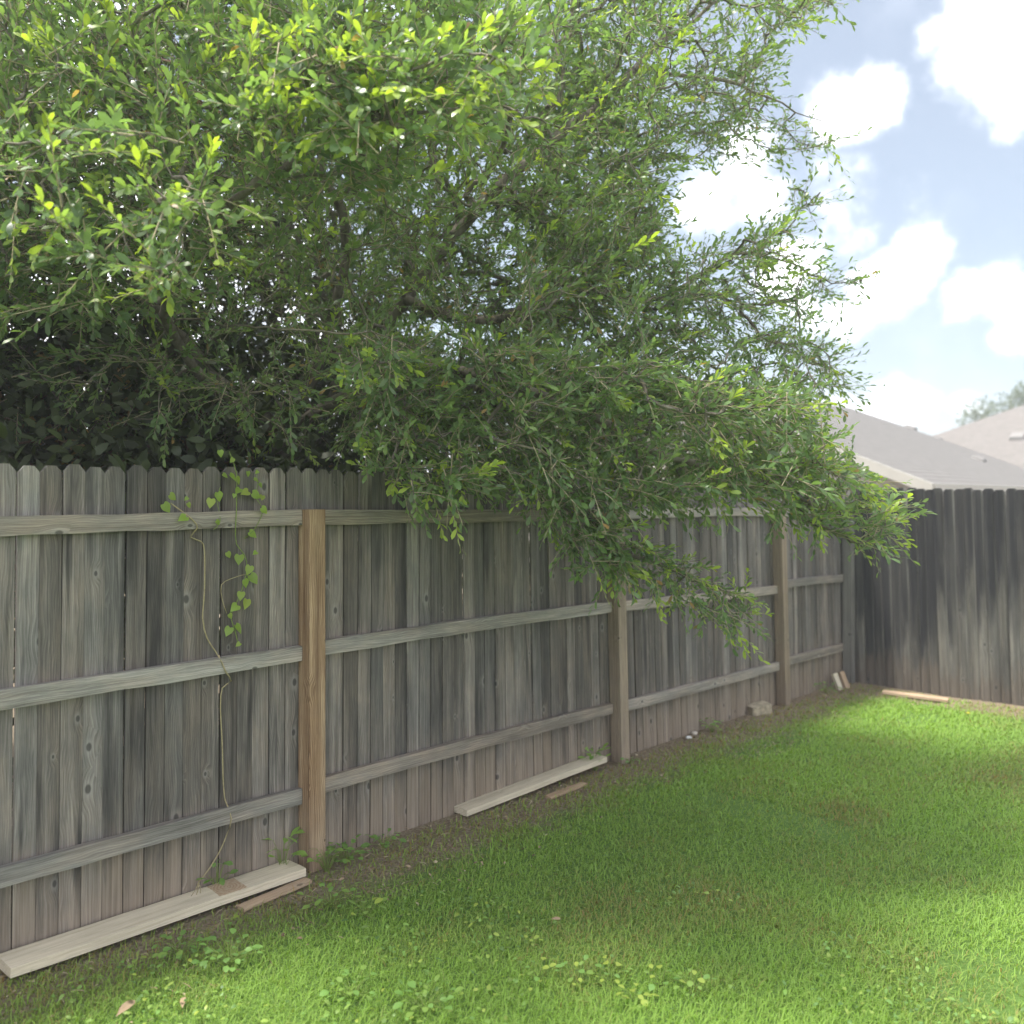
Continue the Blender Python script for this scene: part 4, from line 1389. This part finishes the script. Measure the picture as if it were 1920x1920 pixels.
def roof_vent(px, py, parent, plane, size):
    """small box vent on the roof plane given by a point and normal"""
    q0, nn_ = plane
    r_ = Vector(ray(px, py)); c_ = Vector(CAM)
    t = (q0 - c_).dot(nn_) / r_.dot(nn_)
    p_ = c_ + r_ * t
    mb = MB()
    a_, h_ = size, size * .45
    mb.add([(-a_, -a_, -.03), (a_, -a_, -.03), (a_, a_, -.03), (-a_, a_, -.03), (-a_ * .8, -a_ * .8, h_), (a_ * .8, -a_ * .8, h_), (a_ * .8, a_ * .8, h_), (-a_ * .8, a_ * .8, h_)],
           [(0, 3, 2, 1), (4, 5, 6, 7), (0, 1, 5, 4), (1, 2, 6, 5), (2, 3, 7, 6), (3, 0, 4, 7)])
    M = nn_.to_track_quat('Z', 'Y').to_matrix().to_4x4(); M.translation = p_
    link('roof_vent', bevel_mesh(mb.mesh('roof_vent', M_VENT), .02), parent, None, M)


pn = Vector((rz - ez, 0, ex1 - rx)).normalized()
pl1 = (Vector((ex1, hy0, ez + .02)), pn)
roof_vent(1708, 803, roof, pl1, .17)
roof_vent(1835, 862, roof, pl1, .17)
roof_vent(1760, 822, roof, pl1, .10)

# second house, hip roof, further right
house2 = empty('house', (2.0, 33, -.8), 'farther house with rosy grey hip roof rising at the right behind the gable house', 'house')
H2 = dict(x0=-8.9, x1=7.7, y0=27.5, y1=44.0, e=2.25)
hw = (H2['y1'] - H2['y0']) / 2
rz2 = H2['e'] + hw * .47
ra_, rb_ = Vector((H2['x0'] + hw, H2['y0'] + hw, rz2)), Vector((H2['x1'] - hw + .2, H2['y0'] + hw, rz2))
c00, c10, c11, c01 = [Vector((a_, b_, H2['e'])) for a_, b_ in ((H2['x0'], H2['y0']), (H2['x1'], H2['y0']), (H2['x1'], H2['y1']), (H2['x0'], H2['y1']))]
mb = MB()
for cs in ((c00, c10, rb_, ra_), (c10, c11, rb_, rb_), (c11, c01, ra_, rb_), (c01, c00, ra_, ra_)):
    q_ = roof_plane(cs, 36)
    mb.add(q_.v, q_.f)
roof2 = link('roof', mb.mesh('roof', M_SH2), house2)
mb = MB(); mb.box((H2['x0'] + .4, H2['y0'] + .4, -1.0), (H2['x1'] - .4, H2['y1'] - .4, H2['e'] - .05))
link('wall', mb.mesh('wall', M_SIDE), house2)
mb = MB(); mb.box((H2['x0'], H2['y0'] - .03, H2['e'] - .2), (H2['x1'], H2['y0'], H2['e'] + .01))
link('fascia', mb.mesh('fascia', M_TRIM), house2)
pn2 = (c10 - c00).cross(ra_ - c00).normalized()
roof_vent(1908, 820, roof2, (c00 + pn2 * .02, pn2), .22)

# far tree behind the houses
d_ = P(1852, 800, 62)
back_tree('distant_tree', (d_[0], d_[1]), 5.2, [(d_[0], d_[1], 6.7, 1.9, 1.9, 1.65, 1), (d_[0] + 2.2, d_[1], 7.6, 1.7, 1.7, 1.6, .8), (d_[0] - 1.1, d_[1], 5.4, 1.2, 1.2, 1.1, .4)], 420,
          'hazy green tree crown showing between the two house roofs', .22, M_FARLEAF, M_BARK, seed=9, tw=.9, K=12, r0=.2)

# ------------------------------------------------------------------ thin summer haze
m = bpy.data.materials.new('haze')
m.use_nodes = True
m.node_tree.nodes.clear()
k = NT(m.node_tree)
out = k.new('ShaderNodeOutputMaterial')
pv = k.new('ShaderNodeVolumePrincipled')
pv.inputs['Color'].default_value = (0.93, 0.96, 1.0, 1)
pv.inputs['Density'].default_value = 0.0032
pv.inputs['Anisotropy'].default_value = 0.2
k.l.new(pv.outputs[0], out.inputs['Volume'])
mb = MB(); mb.box((-310, -210, -7.5), (310, 510, 13))
link('haze', mb.mesh('haze', m), None, None, None, kind='stuff')
